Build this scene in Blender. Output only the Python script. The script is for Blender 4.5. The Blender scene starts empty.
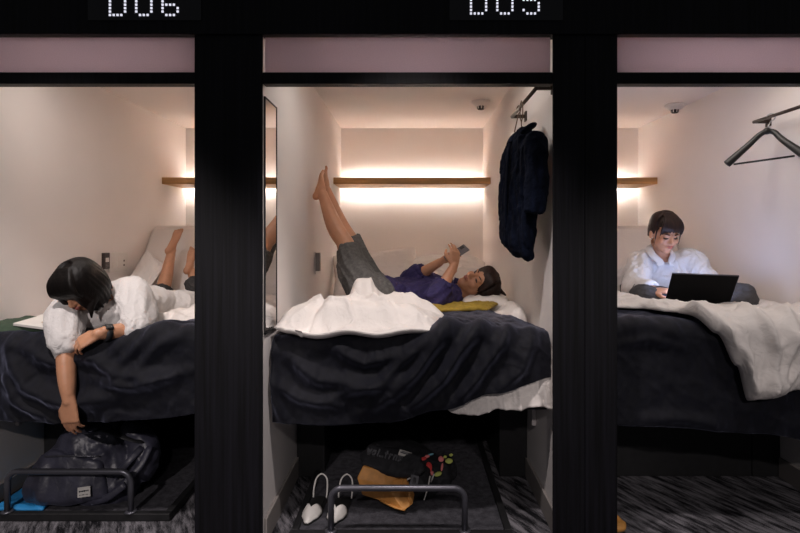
import bpy, bmesh, math, random
import numpy as np
from mathutils import Vector, Matrix

rng = np.random.default_rng(7)
random.seed(7)
scene = bpy.context.scene
COL = scene.collection
FPX, CX, CY, H = 533.0, 412.0, 236.0, 1.22        # focal length and principal point for 800 x 533, eye height

def P(px, py, Y):
    return np.array([(px - CX) * Y / FPX, Y, H + (CY - py) * Y / FPX])

# ------------------------------------------------------------------ materials
def _hash(ix, iy, iz):
    h = (ix * 374761393 + iy * 668265263 + iz * 2147483647) & 0xffffffff
    h = ((h ^ (h >> 13)) * 1274126177) & 0xffffffff
    return ((h ^ (h >> 16)) & 0xffff) / 65535.0 * 2 - 1

def vnoise(p):
    """smooth value noise on an (n,3) array, -1..1"""
    p = np.asarray(p, float)
    i = np.floor(p).astype(np.int64); f = p - i
    f = f * f * f * (f * (f * 6 - 15) + 10)
    out = 0
    for dx in (0, 1):
        for dy in (0, 1):
            for dz in (0, 1):
                w = (f[:, 0] if dx else 1 - f[:, 0]) * (f[:, 1] if dy else 1 - f[:, 1]) * (f[:, 2] if dz else 1 - f[:, 2])
                out = out + w * _hash(i[:, 0] + dx + 1000, i[:, 1] + dy + 1000, i[:, 2] + dz + 1000)
    return out

def fbm(p, o=3):
    p = np.asarray(p, float); s = 0; a = 1
    for k in range(o):
        s = s + a * vnoise(p * 2 ** k + 17.3 * k); a *= .5
    return s

def ridge(p, o=2):
    p = np.asarray(p, float); s = 0; a = 1
    for k in range(o):
        s = s + a * (1 - 2 * np.abs(vnoise(p * 2 ** k + 9.1 * k))); a *= .5
    return s

def crease(p, o=2, warp=.55):
    """domain-warped sharp folds, about -1..1"""
    p = np.asarray(p, float)
    q = p + warp * np.stack([fbm(p * .8 + 5.1, 2), fbm(p * .8 + 11.7, 2), fbm(p * .8 + 23.3, 2)], 1)
    s = 0; a = 1
    for k in range(o):
        r = 1 - np.abs(vnoise(q * 2 ** k + 9.1 * k)) * 2
        s = s + a * (np.sign(r) * np.abs(r) ** 1.3); a *= .5
    return s / 1.3

def mat(name, col, rough=.6, var=0, scale=(8, 8, 8), bump=0, bscale=None, sheen=0, metal=0, spec=.5, sss=0, emit=None, estr=0, detail=4, trans=0, rot=(0, 0, 0), bdist=.004):
    m = bpy.data.materials.new(name); m.use_nodes = True
    nt = m.node_tree; N = nt.nodes; L = nt.links
    b = N['Principled BSDF']
    b.inputs['Base Color'].default_value = (*col, 1)
    b.inputs['Roughness'].default_value = rough
    b.inputs['Metallic'].default_value = metal
    b.inputs['Specular IOR Level'].default_value = spec
    if sheen:
        b.inputs['Sheen Weight'].default_value = sheen
        b.inputs['Sheen Roughness'].default_value = .4
        b.inputs['Sheen Tint'].default_value = (.66, .70, 1, 1)
    if sss:
        b.inputs['Subsurface Weight'].default_value = sss
        b.inputs['Subsurface Radius'].default_value = (.012, .005, .003)
        b.inputs['Subsurface Scale'].default_value = 1
    if emit:
        b.inputs['Emission Color'].default_value = (*emit, 1)
        b.inputs['Emission Strength'].default_value = estr
    if var or bump:
        tc = N.new('ShaderNodeTexCoord'); mp = N.new('ShaderNodeMapping')
        L.new(tc.outputs['Object'], mp.inputs['Vector'])
        mp.inputs['Scale'].default_value = scale; mp.inputs['Rotation'].default_value = rot
        nz = N.new('ShaderNodeTexNoise'); nz.inputs['Scale'].default_value = 1; nz.inputs['Detail'].default_value = detail
        L.new(mp.outputs['Vector'], nz.inputs['Vector'])
        if var:
            r = N.new('ShaderNodeValToRGB')
            r.color_ramp.elements[0].position = .3; r.color_ramp.elements[1].position = .7
            r.color_ramp.elements[0].color = (*[c * (1 - var) for c in col], 1)
            r.color_ramp.elements[1].color = (*[min(1, c * (1 + var)) for c in col], 1)
            L.new(nz.outputs['Fac'], r.inputs['Fac']); L.new(r.outputs['Color'], b.inputs['Base Color'])
        if bump:
            src = nz
            if bscale:
                mp2 = N.new('ShaderNodeMapping'); mp2.inputs['Scale'].default_value = bscale
                L.new(tc.outputs['Object'], mp2.inputs['Vector'])
                src = N.new('ShaderNodeTexNoise'); src.inputs['Scale'].default_value = 1; src.inputs['Detail'].default_value = 3
                L.new(mp2.outputs['Vector'], src.inputs['Vector'])
            src.inputs['Distortion'].default_value = 1.2 if bscale else 0
            bp = N.new('ShaderNodeBump'); bp.inputs['Strength'].default_value = bump; bp.inputs['Distance'].default_value = bdist
            L.new(src.outputs['Fac'], bp.inputs['Height']); L.new(bp.outputs['Normal'], b.inputs['Normal'])
    return m

M = {}
M['wall'] = mat('warm white wall paper', (.80, .755, .73), .85, .025, (2, 2, 2), .12, (260, 260, 260))
M['ceil'] = mat('white ceiling paint', (.80, .755, .73), .9)
M['black_wood'] = mat('black stained wood', (.0032, .0031, .0048), .5, .8, (60, 60, 1.6), .35, None, spec=.22)
M['black'] = mat('matt black board', (.008, .008, .009), .6, .3, (30, 30, 30))
M['black_gloss'] = mat('black display panel', (.005, .005, .007), .25)
M['oak'] = mat('oiled oak', (.50, .27, .10), .5, .35, (1.5, 30, 30), .1)
M['velvet'] = mat('charcoal plush', (.0040, .0043, .0078), .7, .3, (40, 40, 40), .3, (420, 420, 420), sheen=.27, spec=.2)
M['cotton'] = mat('white cotton', (.71, .665, .63), .85, 0, (9, 9, 9), .6, (17, 17, 17), bdist=.012)
M['sheet'] = mat('white mattress ticking', (.78, .73, .69), .85, 0, (9, 9, 9), .4, (9, 9, 9), bdist=.012)
M['mustard'] = mat('mustard fabric', (.28, .185, .02), .85, .15, (60, 60, 60), .3, (40, 40, 40))
M['green'] = mat('dark green fabric', (.035, .06, .035), .85, .2, (40, 40, 40), .2)
M['skin'] = mat('skin', (.52, .255, .145), .45, .06, (30, 30, 30), 0, sss=.05)
M['hair'] = mat('dark brown hair', (.0045, .003, .0025), .5, .5, (90, 90, 6), .5, spec=.22)
M['hair_brown'] = mat('brown hair', (.021, .009, .006), .5, .5, (90, 90, 6), .5, spec=.25)
M['shirt'] = mat('white linen', (.64, .615, .60), .85, 0, (9, 9, 9), .7, (26, 26, 26), bdist=.010)
M['navy'] = mat('violet navy cotton', (.024, .016, .082), .8, .2, (40, 40, 40), .7, (30, 30, 30), bdist=.010)
M['grey_cloth'] = mat('grey checked cotton', (.095, .09, .085), .85, .3, (70, 70, 70), .7, (28, 28, 28), bdist=.010)
M['dark_grey_cloth'] = mat('charcoal trousers cotton', (.05, .047, .048), .85, .2, (50, 50, 50), .7, (30, 30, 30), bdist=.010)
M['denim'] = mat('dark navy denim', (.0034, .0052, .0125), 1, .6, (35, 35, 12), .5, (30, 30, 30), spec=.08, bdist=.01)
M['lip'] = mat('lips', (.34, .11, .085), .45)
M['eye'] = mat('eyelash brown', (.01, .006, .005), .4)
M['white_plastic'] = mat('white plastic', (.74, .70, .66), .45)
M['grey_plastic'] = mat('grey plastic', (.22, .20, .19), .5)
M['dark_plastic'] = mat('dark brown plastic', (.035, .022, .018), .4)
M['steel'] = mat('painted grey steel tube', (.11, .11, .13), .35, metal=.6)
M['bronze'] = mat('dark bronze rail', (.05, .035, .028), .4, metal=.5)
M['wire'] = mat('bronze wire', (.14, .09, .06), .35, metal=.8)
M['hanger'] = mat('black wooden hanger', (.018, .017, .016), .4)
M['alu'] = mat('aluminium', (.5, .5, .52), .35, metal=.9)
M['laptop'] = mat('black laptop shell', (.0025, .0025, .003), .6, spec=.12)
M['screen'] = mat('lit laptop screen', (.1, .1, .1), .4, emit=(.46, .58, 1), estr=5.2)
M['phone'] = mat('grey phone', (.10, .09, .10), .3)
M['phone_screen'] = mat('lit phone screen', (.1, .1, .1), .3, emit=(.9, .9, 1), estr=.6)
M['mirror'] = mat('mirror glass', (.86, .86, .86), .02, metal=1)
M['dot'] = mat('white display dots', (.8, .8, .8), .4, emit=(.86, .86, 1), estr=.38)
M['smoke_white'] = mat('smoke alarm white', (.72, .70, .68), .4)
M['chrome'] = mat('dark sensor', (.08, .08, .08), .25, metal=.8)
M['bag'] = mat('navy nylon', (.040, .040, .060), .42, .4, (14, 14, 14), .5, (30, 30, 30), sheen=.12)
M['bag_dark'] = mat('black nylon web', (.018, .018, .021), .6, .3, (60, 60, 60))
M['label_white'] = mat('woven white label', (.55, .53, .50), .8)
M['ink'] = mat('dark ink', (.03, .03, .04), .8)
M['blue'] = mat('bright blue cloth', (.02, .24, .56), .6, .15, (12, 12, 12), .3, (30, 30, 30))
M['leather'] = mat('tan leather', (.60, .27, .065), .55, .15, (30, 30, 30), .3, (140, 140, 140))
M['tote'] = mat('black canvas', (.012, .012, .015), .75, .4, (50, 50, 50), .3)
M['print'] = mat('grey print', (.10, .10, .11), .8)
M['red'] = mat('red print', (.65, .05, .05), .7)
M['pink'] = mat('pink print', (.75, .22, .22), .7)
M['lime'] = mat('lime print', (.45, .50, .12), .7)
M['cyan'] = mat('pale blue print', (.2, .45, .55), .7)
M['shoe_white'] = mat('white shoe leather', (.62, .60, .57), .5)
M['shoe_lining'] = mat('grey shoe lining', (.33, .31, .29), .7)
M['shoe_sole'] = mat('black shoe sole', (.012, .012, .012), .6)
M['paper'] = mat('magazine paper', (.70, .67, .62), .6)
M['photo_tan'] = mat('printed photo', (.45, .30, .16), .6, .6, (40, 40, 40))
M['base_grey'] = mat('greyish skirting', (.28, .255, .24), .7)
M['bracket'] = mat('white bracket', (.60, .56, .55), .5)
M['clog'] = mat('tan wood clog', (.50, .24, .06), .5, .2, (10, 60, 60))

def carpet(name, dark, light, rot, stretch, lo, hi):
    m = bpy.data.materials.new(name); m.use_nodes = True
    nt = m.node_tree; N = nt.nodes; L = nt.links; b = N['Principled BSDF']
    b.inputs['Roughness'].default_value = .95; b.inputs['Specular IOR Level'].default_value = .1
    tc = N.new('ShaderNodeTexCoord')
    m0 = N.new('ShaderNodeMapping'); m0.inputs['Rotation'].default_value = (0, 0, rot)
    mp = N.new('ShaderNodeMapping'); mp.inputs['Scale'].default_value = stretch
    L.new(tc.outputs['Object'], m0.inputs['Vector']); L.new(m0.outputs['Vector'], mp.inputs['Vector'])
    n1 = N.new('ShaderNodeTexNoise'); n1.inputs['Scale'].default_value = 1; n1.inputs['Detail'].default_value = 6; n1.inputs['Roughness'].default_value = .7
    L.new(mp.outputs['Vector'], n1.inputs['Vector'])
    n2 = N.new('ShaderNodeTexNoise'); n2.inputs['Scale'].default_value = 330; n2.inputs['Detail'].default_value = 2
    L.new(tc.outputs['Object'], n2.inputs['Vector'])
    mx = N.new('ShaderNodeMath'); mx.operation = 'MULTIPLY_ADD'; mx.inputs[1].default_value = .45
    L.new(n2.outputs['Fac'], mx.inputs[0]); L.new(n1.outputs['Fac'], mx.inputs[2])
    r = N.new('ShaderNodeValToRGB'); r.color_ramp.elements[0].position = lo; r.color_ramp.elements[1].position = hi
    r.color_ramp.elements[0].color = (*dark, 1); r.color_ramp.elements[1].color = (*light, 1)
    L.new(mx.outputs[0], r.inputs['Fac']); L.new(r.outputs['Color'], b.inputs['Base Color'])
    bp = N.new('ShaderNodeBump'); bp.inputs['Strength'].default_value = .5; bp.inputs['Distance'].default_value = .004
    L.new(n2.outputs['Fac'], bp.inputs['Height']); L.new(bp.outputs['Normal'], b.inputs['Normal'])
    return m
M['carpet'] = carpet('streaked charcoal carpet', (.008, .008, .010), (.24, .23, .25), math.radians(62), (5, 30, 1), .64, .86)
M['tray_carpet'] = carpet('plain grey tray felt', (.022, .022, .026), (.085, .083, .095), 0, (30, 30, 1), .5, .95)

def frosted():
    m = bpy.data.materials.new('mauve frosted sheet'); m.use_nodes = True
    nt = m.node_tree; N = nt.nodes; L = nt.links; N.remove(N['Principled BSDF'])
    tc = N.new('ShaderNodeTexCoord'); nz = N.new('ShaderNodeTexNoise'); nz.inputs['Scale'].default_value = 260
    L.new(tc.outputs['Object'], nz.inputs['Vector'])
    r = N.new('ShaderNodeValToRGB'); r.color_ramp.elements[0].color = (.60, .52, .56, 1); r.color_ramp.elements[1].color = (.78, .68, .74, 1)
    L.new(nz.outputs['Fac'], r.inputs['Fac'])
    d = N.new('ShaderNodeBsdfDiffuse'); t = N.new('ShaderNodeBsdfTranslucent'); mx = N.new('ShaderNodeMixShader')
    mx.inputs[0].default_value = .68
    L.new(r.outputs['Color'], d.inputs['Color']); L.new(r.outputs['Color'], t.inputs['Color'])
    L.new(d.outputs[0], mx.inputs[1]); L.new(t.outputs[0], mx.inputs[2])
    L.new(mx.outputs[0], N['Material Output'].inputs['Surface'])
    return m
M['frosted'] = frosted()

# ------------------------------------------------------------------ objects
WL = {}                                              # world location of each object's origin
def tag(o, label=None, cat=None, group=None, kind=None):
    if label: o['label'] = label
    if cat: o['category'] = cat
    if group: o['group'] = group
    if kind: o['kind'] = kind
    return o

def empty(name, loc, label, cat, group=None):
    o = bpy.data.objects.new(name, None); COL.objects.link(o)
    o.empty_display_size = .05
    o.location = tuple(float(c) for c in loc); WL[o] = np.array(loc, float)
    return tag(o, label, cat, group)

def nrm(v):
    v = np.asarray(v, float); return v / (np.linalg.norm(v) + 1e-12)

class G:
    """collects geometry for ONE mesh"""
    def __init__(s): s.v = []; s.f = []; s.smooth = []
    def add(s, V, F, smooth=True):
        o = len(s.v); s.v.extend([tuple(map(float, q)) for q in V]); s.f.extend([tuple(int(o + i) for i in q) for q in F]); s.smooth.extend([smooth] * len(F)); return s
    def box(s, a, b):
        (x0, y0, z0), (x1, y1, z1) = a, b
        V = [(x0, y0, z0), (x1, y0, z0), (x1, y1, z0), (x0, y1, z0), (x0, y0, z1), (x1, y0, z1), (x1, y1, z1), (x0, y1, z1)]
        return s.add(V, [(3, 2, 1, 0), (4, 5, 6, 7), (0, 1, 5, 4), (1, 2, 6, 5), (2, 3, 7, 6), (3, 0, 4, 7)], False)
    def obox(s, c, ax, ay, az):
        """box with centre and three half-axis vectors"""
        c, ax, ay, az = map(np.asarray, (c, ax, ay, az))
        V = [c - ax - ay - az, c + ax - ay - az, c + ax + ay - az, c - ax + ay - az, c - ax - ay + az, c + ax - ay + az, c + ax + ay + az, c - ax + ay + az]
        return s.add(V, [(3, 2, 1, 0), (4, 5, 6, 7), (0, 1, 5, 4), (1, 2, 6, 5), (2, 3, 7, 6), (3, 0, 4, 7)], False)
    def hexa(s, q0, q1, smooth=False):
        """prism between two matching polygons"""
        n = len(q0); V = list(q0) + list(q1)
        F = [tuple(range(n))[::-1], tuple(range(n, 2 * n))] + [(i, (i + 1) % n, n + (i + 1) % n, n + i) for i in range(n)]
        return s.add(V, F, smooth)
    def tube(s, pts, r, seg=12, ref=None, sub=0, cap=True, closed=False):
        pts = np.array(pts, float); n = len(pts)
        R = np.array([(q, q) if np.isscalar(q) else q for q in (r if hasattr(r, '__len__') else [r] * n)], float)
        if sub and n > 2:
            t = np.arange(n); tt = np.linspace(0, n - 1, (n - 1) * sub + 1)
            def cr(A):
                A = np.vstack([2 * A[0] - A[1], A, 2 * A[-1] - A[-2]]); out = []
                for u in tt:
                    i = min(int(u), n - 2); f = u - i; p0, p1, p2, p3 = A[i:i + 4]
                    out.append(.5 * (2 * p1 + (p2 - p0) * f + (2 * p0 - 5 * p1 + 4 * p2 - p3) * f * f + (3 * p1 - p0 - 3 * p2 + p3) * f ** 3))
                return np.array(out)
            pts = cr(pts); R = np.maximum(cr(R), 1e-4); n = len(pts)
        T = np.gradient(pts, axis=0)
        if closed: T = np.roll(pts, -1, 0) - np.roll(pts, 1, 0)
        T = np.array([nrm(q) for q in T])
        a = np.array(ref, float) if ref is not None else (np.array([0, 0, 1.]) if abs(T[0][2]) < .9 else np.array([1., 0, 0]))
        V = []; th = np.linspace(0, 2 * math.pi, seg, endpoint=False)
        for i in range(n):
            if ref is not None: a = np.array(ref, float)
            a = nrm(a - T[i] * np.dot(a, T[i])); b = np.cross(T[i], a)
            for q in th: V.append(pts[i] + a * math.cos(q) * R[i][0] + b * math.sin(q) * R[i][1])
        F = []
        for i in range(n if closed else n - 1):
            j = (i + 1) % n
            for k in range(seg):
                F.append((i * seg + k, i * seg + (k + 1) % seg, j * seg + (k + 1) % seg, j * seg + k))
        if cap and not closed:
            F.append(tuple(range(seg))[::-1]); F.append(tuple(range((n - 1) * seg, n * seg)))
        return s.add(V, F)
    def rtube(s, pts, r, seg=12, ref=None, sub=0):
        """tube with rounded ends"""
        pts = [np.array(p, float) for p in pts]
        r = list(r) if hasattr(r, '__len__') else [r] * len(pts)
        r = [(q, q) if np.isscalar(q) else tuple(q) for q in r]
        d0 = nrm(pts[0] - pts[1]); d1 = nrm(pts[-1] - pts[-2]); m0 = min(r[0]); m1 = min(r[-1])
        g = G(); g.tube(pts, r, seg, ref, sub)
        s.add(g.v, g.f)
        s.ell(pts[0], tuple([r[0][0], r[0][1], m0]), frame=s._fr(d0, ref)); s.ell(pts[-1], tuple([r[-1][0], r[-1][1], m1]), frame=s._fr(d1, ref))
        return s
    @staticmethod
    def _fr(t, ref):
        a = np.array(ref, float) if ref is not None else (np.array([0, 0, 1.]) if abs(t[2]) < .9 else np.array([1., 0, 0]))
        a = nrm(a - t * np.dot(a, t)); b = np.cross(t, a)
        return np.stack([a, b, t])
    def ell(s, c, r, frame=None, nu=16, nv=10):
        c = np.array(c, float); r = (r, r, r) if np.isscalar(r) else r
        fr = np.eye(3) if frame is None else np.array(frame, float)
        V = []
        for j in range(1, nv):
            ph = math.pi * j / nv
            for i in range(nu):
                th = 2 * math.pi * i / nu
                l = np.array([r[0] * math.sin(ph) * math.cos(th), r[1] * math.sin(ph) * math.sin(th), r[2] * math.cos(ph)])
                V.append(c + l @ fr)
        V.append(c + np.array([0, 0, r[2]]) @ fr); V.append(c - np.array([0, 0, r[2]]) @ fr)
        F = []
        for j in range(nv - 2):
            for i in range(nu):
                F.append((j * nu + i, (j + 1) * nu + i, (j + 1) * nu + (i + 1) % nu, j * nu + (i + 1) % nu))
        a = (nv - 1) * nu
        for i in range(nu):
            F.append((a, i, (i + 1) % nu)); F.append((a + 1, (nv - 2) * nu + (i + 1) % nu, (nv - 2) * nu + i))
        return s.add(V, F)
    def grid(s, V, nu, nv):
        F = [(j * nu + i, j * nu + i + 1, (j + 1) * nu + i + 1, (j + 1) * nu + i) for j in range(nv - 1) for i in range(nu - 1)]
        return s.add(V, F)
    def lathe(s, prof, c, seg=28, frame=None):
        fr = np.eye(3) if frame is None else np.array(frame, float); c = np.array(c, float)
        V = [c + np.array([r * math.cos(2 * math.pi * k / seg), r * math.sin(2 * math.pi * k / seg), z]) @ fr for r, z in prof for k in range(seg)]
        n = len(prof)
        F = [(i * seg + k, i * seg + (k + 1) % seg, (i + 1) * seg + (k + 1) % seg, (i + 1) * seg + k) for i in range(n - 1) for k in range(seg)]
        F += [tuple(range(seg))[::-1], tuple(range((n - 1) * seg, n * seg))]
        return s.add(V, F)
    def blob(s, voxel=.006, smooth=3, fac=.5, wr=None):
        """union of everything collected into one continuous surface"""
        me = bpy.data.meshes.new('tmp'); me.from_pydata(s.v, [], s.f)
        bm = bmesh.new(); bm.from_mesh(me); bmesh.ops.recalc_face_normals(bm, faces=bm.faces); bm.to_mesh(me); bm.free()
        o = bpy.data.objects.new('tmp', me); COL.objects.link(o)
        r = o.modifiers.new('r', 'REMESH'); r.mode = 'VOXEL'; r.voxel_size = voxel
        if smooth:
            q = o.modifiers.new('s', 'SMOOTH'); q.iterations = smooth; q.factor = fac
        dg = bpy.context.evaluated_depsgraph_get(); dg.update()
        e = o.evaluated_get(dg); m2 = e.to_mesh()
        V = np.empty(len(m2.vertices) * 3); m2.vertices.foreach_get('co', V); V = V.reshape(-1, 3)
        Nn = np.empty(len(m2.vertices) * 3); m2.vertices.foreach_get('normal', Nn); Nn = Nn.reshape(-1, 3)
        F = [tuple(p.vertices) for p in m2.polygons]
        e.to_mesh_clear(); bpy.data.objects.remove(o); bpy.data.meshes.remove(me)
        if wr is not None: V = V + Nn * wr(V, Nn)[:, None]
        s.v = [tuple(q) for q in V]; s.f = F; s.smooth = [True] * len(F)
        return s
    def build(s, name, m, parent=None, bevel=0, solid=0, sub=0, label=None, cat=None, group=None, kind=None, base=True):
        V = np.array(s.v, float)
        if parent is not None: org = WL[parent]
        else:
            lo, hi = V.min(0), V.max(0); org = np.array([(lo[0] + hi[0]) / 2, (lo[1] + hi[1]) / 2, lo[2]])
        me = bpy.data.meshes.new(name); me.from_pydata((V - org).tolist(), [], s.f)
        me.polygons.foreach_set('use_smooth', s.smooth)
        me.materials.append(m); me.validate(); me.update()
        bm = bmesh.new(); bm.from_mesh(me); bmesh.ops.recalc_face_normals(bm, faces=bm.faces); bm.to_mesh(me); bm.free()
        o = bpy.data.objects.new(name, me); COL.objects.link(o)
        if parent is not None: o.parent = parent
        else: o.location = tuple(org)
        WL[o] = org
        if solid:
            q = o.modifiers.new('solid', 'SOLIDIFY'); q.thickness = solid; q.offset = -1
        if bevel:
            q = o.modifiers.new('bevel', 'BEVEL'); q.width = bevel; q.segments = 2; q.limit_method = 'ANGLE'
        if sub:
            q = o.modifiers.new('sub', 'SUBSURF'); q.levels = sub; q.render_levels = sub
        return tag(o, label, cat, group, kind)

def struct(name, g, m, label=None, **k):
    return g.build(name, m, kind='structure', label=label, **k)

def quads_text(g, rows, at, dx, dz, r):
    """dot matrix: rows of 0/1, at = world position of the lower-left dot"""
    for j, row in enumerate(rows):
        for i, c in enumerate(row):
            if c == '1':
                p = np.array(at) + np.array([i * dx, 0, (len(rows) - 1 - j) * dz])
                g.box(p - np.array([r, .002, r]), p + np.array([r, .002, r]))

def strokes(g, segs, o, ux, uy, w, nrm_, t=.0008):
    """letter strokes given as 2-D segments, laid on a plane"""
    o, ux, uy, n = map(lambda q: np.array(q, float), (o, ux, uy, nrm_))
    for (x0, y0, x1, y1) in segs:
        a = o + ux * x0 + uy * y0; b = o + ux * x1 + uy * y1
        d = b - a; l = np.linalg.norm(d); d = nrm(d); s_ = nrm(np.cross(n, d))
        g.obox((a + b) / 2, d * (l / 2 + w / 2), s_ * w / 2, nrm(n) * t)
# ------------------------------------------------------------------ the setting
YF, YB, W, SP = 2.08, 4.40, .586, 1.282
ZC, ZT0, ZT1, ZT2 = 2.11, 1.815, 1.862, 2.004      # ceiling, underside of transom rail, transom panel bottom and top
XL, XR = -1.868, 1.868
struct('floor', G().box((-3.2, -.6, -.1), (3.2, 4.5, 0)), M['carpet'], 'charcoal carpet with pale diagonal streaks under the berths')
struct('ceiling', G().box((-2.0, YF + .05, ZC), (2.0, 4.5, ZC + .1)), M['ceil'], 'plain white ceiling over the three sleeping bays')
struct('wall_back', G().box((-2.0, YB, 0), (2.0, YB + .1, ZC)), M['wall'], 'pale back wall behind the lit shelves')
struct('wall_left', G().box((XL - .12, YF, 0), (XL, YB, ZC)), M['wall'], 'pale outer side wall with the socket plate')
struct('wall_right', G().box((XR, YF, 0), (XR + .12, YB, ZC)), M['wall'], 'pale outer side wall with the bare hanger')
struct('wall_centre_left', G().box((-.696, YF + .012, 0), (-W, YB, ZC)), M['wall'], 'pale partition wall with the mirror and bare feet on it')
struct('wall_centre_right', G().box((W, YF + .012, 0), (.696, YB, ZC)), M['wall'], 'pale partition wall behind the hanging navy jacket')
for n, (a, b) in enumerate([((XL, YF + .02, 0), (XL + .012, 2.70, .10)), ((-W, YF + .03, 0), (-W + .012, 2.70, .10)), ((W - .012, YF + .03, 0), (W, 2.70, .10)), ((XR - .012, YF + .02, 0), (XR, 2.70, .10))]):
    struct('baseboard_' + ('left', 'centre_left', 'centre_right', 'right')[n], G().box(a, b), M['base_grey'], bevel=.003)

def pillar(name, x0, x1, seam, label):
    g = G()
    if seam: g.box((x0, YF, 0), (seam - .0015, YF + .13, 2.55)).box((seam + .0015, YF, 0), (x1, YF + .13, 2.55)).box((seam - .002, YF + .004, 0), (seam + .002, YF + .12, 2.55))
    else: g.box((x0, YF, 0), (x1, YF + .13, 2.55))
    return struct(name, g, M['black_wood'], label, bevel=.002)
def xp(px): return (px - CX) * YF / FPX
g = G().box((xp(194.5), YF, 0), (xp(262.3), YF + .011, 2.55)).box((xp(194.5), YF + .0105, 0), (-.697, YF + .13, 2.55)).box((-.7, YF + .0105, 0), (-W - .004, YF + .0118, 2.55))
struct('trim_1', g, M['black_wood'], 'black timber post beside the mirror', bevel=.002)
g = G().box((xp(553), YF, 0), (xp(585) - .001, YF + .011, 2.55)).box((xp(585) + .001, YF, 0), (xp(617.5), YF + .011, 2.55)).box((.697, YF + .0105, 0), (xp(617.5), YF + .13, 2.55)).box((xp(554), YF + .004, 0), (xp(616), YF + .0112, 2.55))
struct('trim_2', g, M['black_wood'], 'black timber post beside the hanging jacket', bevel=.002)
for n, (x0, x1, lab) in enumerate([(-2.12, XL + .004, 'black timber post at the outer end of the bays by the socket plate wall'), (XR - .004, 2.12, 'black timber post at the outer end of the bays by the bare hanger wall')]):
    struct('trim_%d' % (7 + n), G().box((x0, YF - .001, 0), (x1, YF + .14, 2.55)), M['black_wood'], lab, bevel=.002)
struct('trim_3', G().box((-2.6, YF - .012, ZT2), (2.6, YF + .05, 2.62)), M['black_wood'], 'broad black header board over all three bays', bevel=.002)
for n, (x0, x1, lab) in enumerate([(-2.1, xp(194.5), 'the lit number ending in 6'), (xp(262.3), xp(553), 'the lit number ending in 5'), (xp(617.5), 2.1, 'the bay with the laptop')]):
    struct('trim_%d' % (n + 4), G().box((x0, YF + .002, ZT0), (x1, YF + .05, ZT1 - .002)), M['black_wood'], 'thin black rail under the mauve panel, below ' + lab if n < 2 else 'thin black rail under the mauve panel over ' + lab, bevel=.002)
    G().box((x0 + (.006 if n else 0), YF + .018, ZT1), (x1 - .006, YF + .026, ZT2 - .003)).build('transom_panel', M['frosted'],
        label='mauve frosted transom panel over the bay of ' + ('the woman reaching for her bag', 'the woman holding a phone', 'the woman at the laptop')[n], cat='panel', group='mauve transom panels')

# lit room numbers
FONT = {'D': ['11110', '10001', '10001', '10001', '10001', '10001', '11110'], '0': ['01110', '10001', '10001', '10001', '10001', '10001', '01110'],
        '6': ['01110', '10001', '10000', '11110', '10001', '10001', '01110'], '5': ['11111', '10000', '11110', '00001', '00001', '10001', '01110']}
for txt, px0, py0, in (('D06', 110, 15), ('D05', 471, 13.5)):
    c = P(px0 + 35, py0 - 10, YF - .012)
    r = empty('room_number_display', (c[0], YF - .012, 2.06), 'black display with lit white dot number %s above the bay' % txt, 'sign', 'lit room number displays')
    G().box((c[0] - .22, YF - .016, 2.055), (c[0] + .22, YF - .0122, 2.23)).build('panel', M['black_gloss'], r, bevel=.001)
    for k, ch in enumerate(txt):
        gd = G(); p = P(px0 + k * 26.3, py0, YF - .017)
        quads_text(gd, FONT[ch], p, 3.75 * YF / FPX, 3.4 * YF / FPX,   .0039)
        gd.build('digit' if ch != 'D' else 'letter', M['dot'], r)

# ------------------------------------------------------------------ things of the bays
LEDS = {}
def shelf(cx, label, x0, x1):
    y0, z0, z1 = 3.954, 1.606, 1.655
    r = empty('wall_shelf', (cx, 4.2, z0), label, 'shelf', 'oak shelves with light strips')
    G().box((x0, y0, z0), (x1, 4.345, z1)).build('board', M['oak'], r, bevel=.002)
    G().box((x0 + .01, 4.345, z0 + .002), (x1 - .01, 4.357, z1 - .002)).build('light_channel', M['alu'], r)
    G().box((x0 + .03, 4.357, z0 + .004), (x1 - .03, 4.362, z0 + .022)).build('light_strip', M['led'], r, label='lower glowing strip')
    G().box((x0 + .03, 4.357, z1 - .016), (x1 - .03, 4.362, z1 - .004)).build('light_strip', M['led2'], r, label='upper glowing strip')
M['led'] = mat('warm white light strip', (.8, .8, .8), .5, emit=(1, .89, .80), estr=1)
M['led2'] = mat('warm white upper strip', (.8, .8, .8), .5, emit=(1, .89, .80), estr=1)
shelf(-SP, 'oak wall shelf with light strip, behind the raised bare soles', XL + .012, -.70)
shelf(0, 'oak wall shelf with light strip, beside the feet on the wall', -W + .003, W - .003)
shelf(SP, 'oak wall shelf with light strip, above the woman at the laptop', .70, 1.822)

def smoke(x, y, label):
    r = empty('smoke_detector', (x, y, ZC), label, 'smoke detector', 'ceiling smoke detectors')
    G().lathe([(.001, .0), (.062, .0), (.064, -.008), (.058, -.016), (.045, -.026), (.034, -.034), (.001, -.034)], (x, y, ZC)).build('base', M['smoke_white'], r)
    g = G().lathe([(.001, -.03), (.026, -.03), (.024, -.05), (.018, -.056), (.001, -.058)], (x, y, ZC), 20)
    g.build('sensor', M['chrome'], r, label='dark sensor')
    g = G()
    for k in range(8):
        a = k * math.pi / 4; g.tube([(x + .03 * math.cos(a), y + .03 * math.sin(a), ZC - .033), (x + .027 * math.cos(a), y + .027 * math.sin(a), ZC - .052)], .003, 6)
    g.build('guard', M['smoke_white'], r)
smoke(.455, 3.52, 'white smoke detector on the ceiling near the hanging jacket')
smoke(1.785, 3.62, 'white smoke detector on the ceiling above the woman at the laptop')

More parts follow.
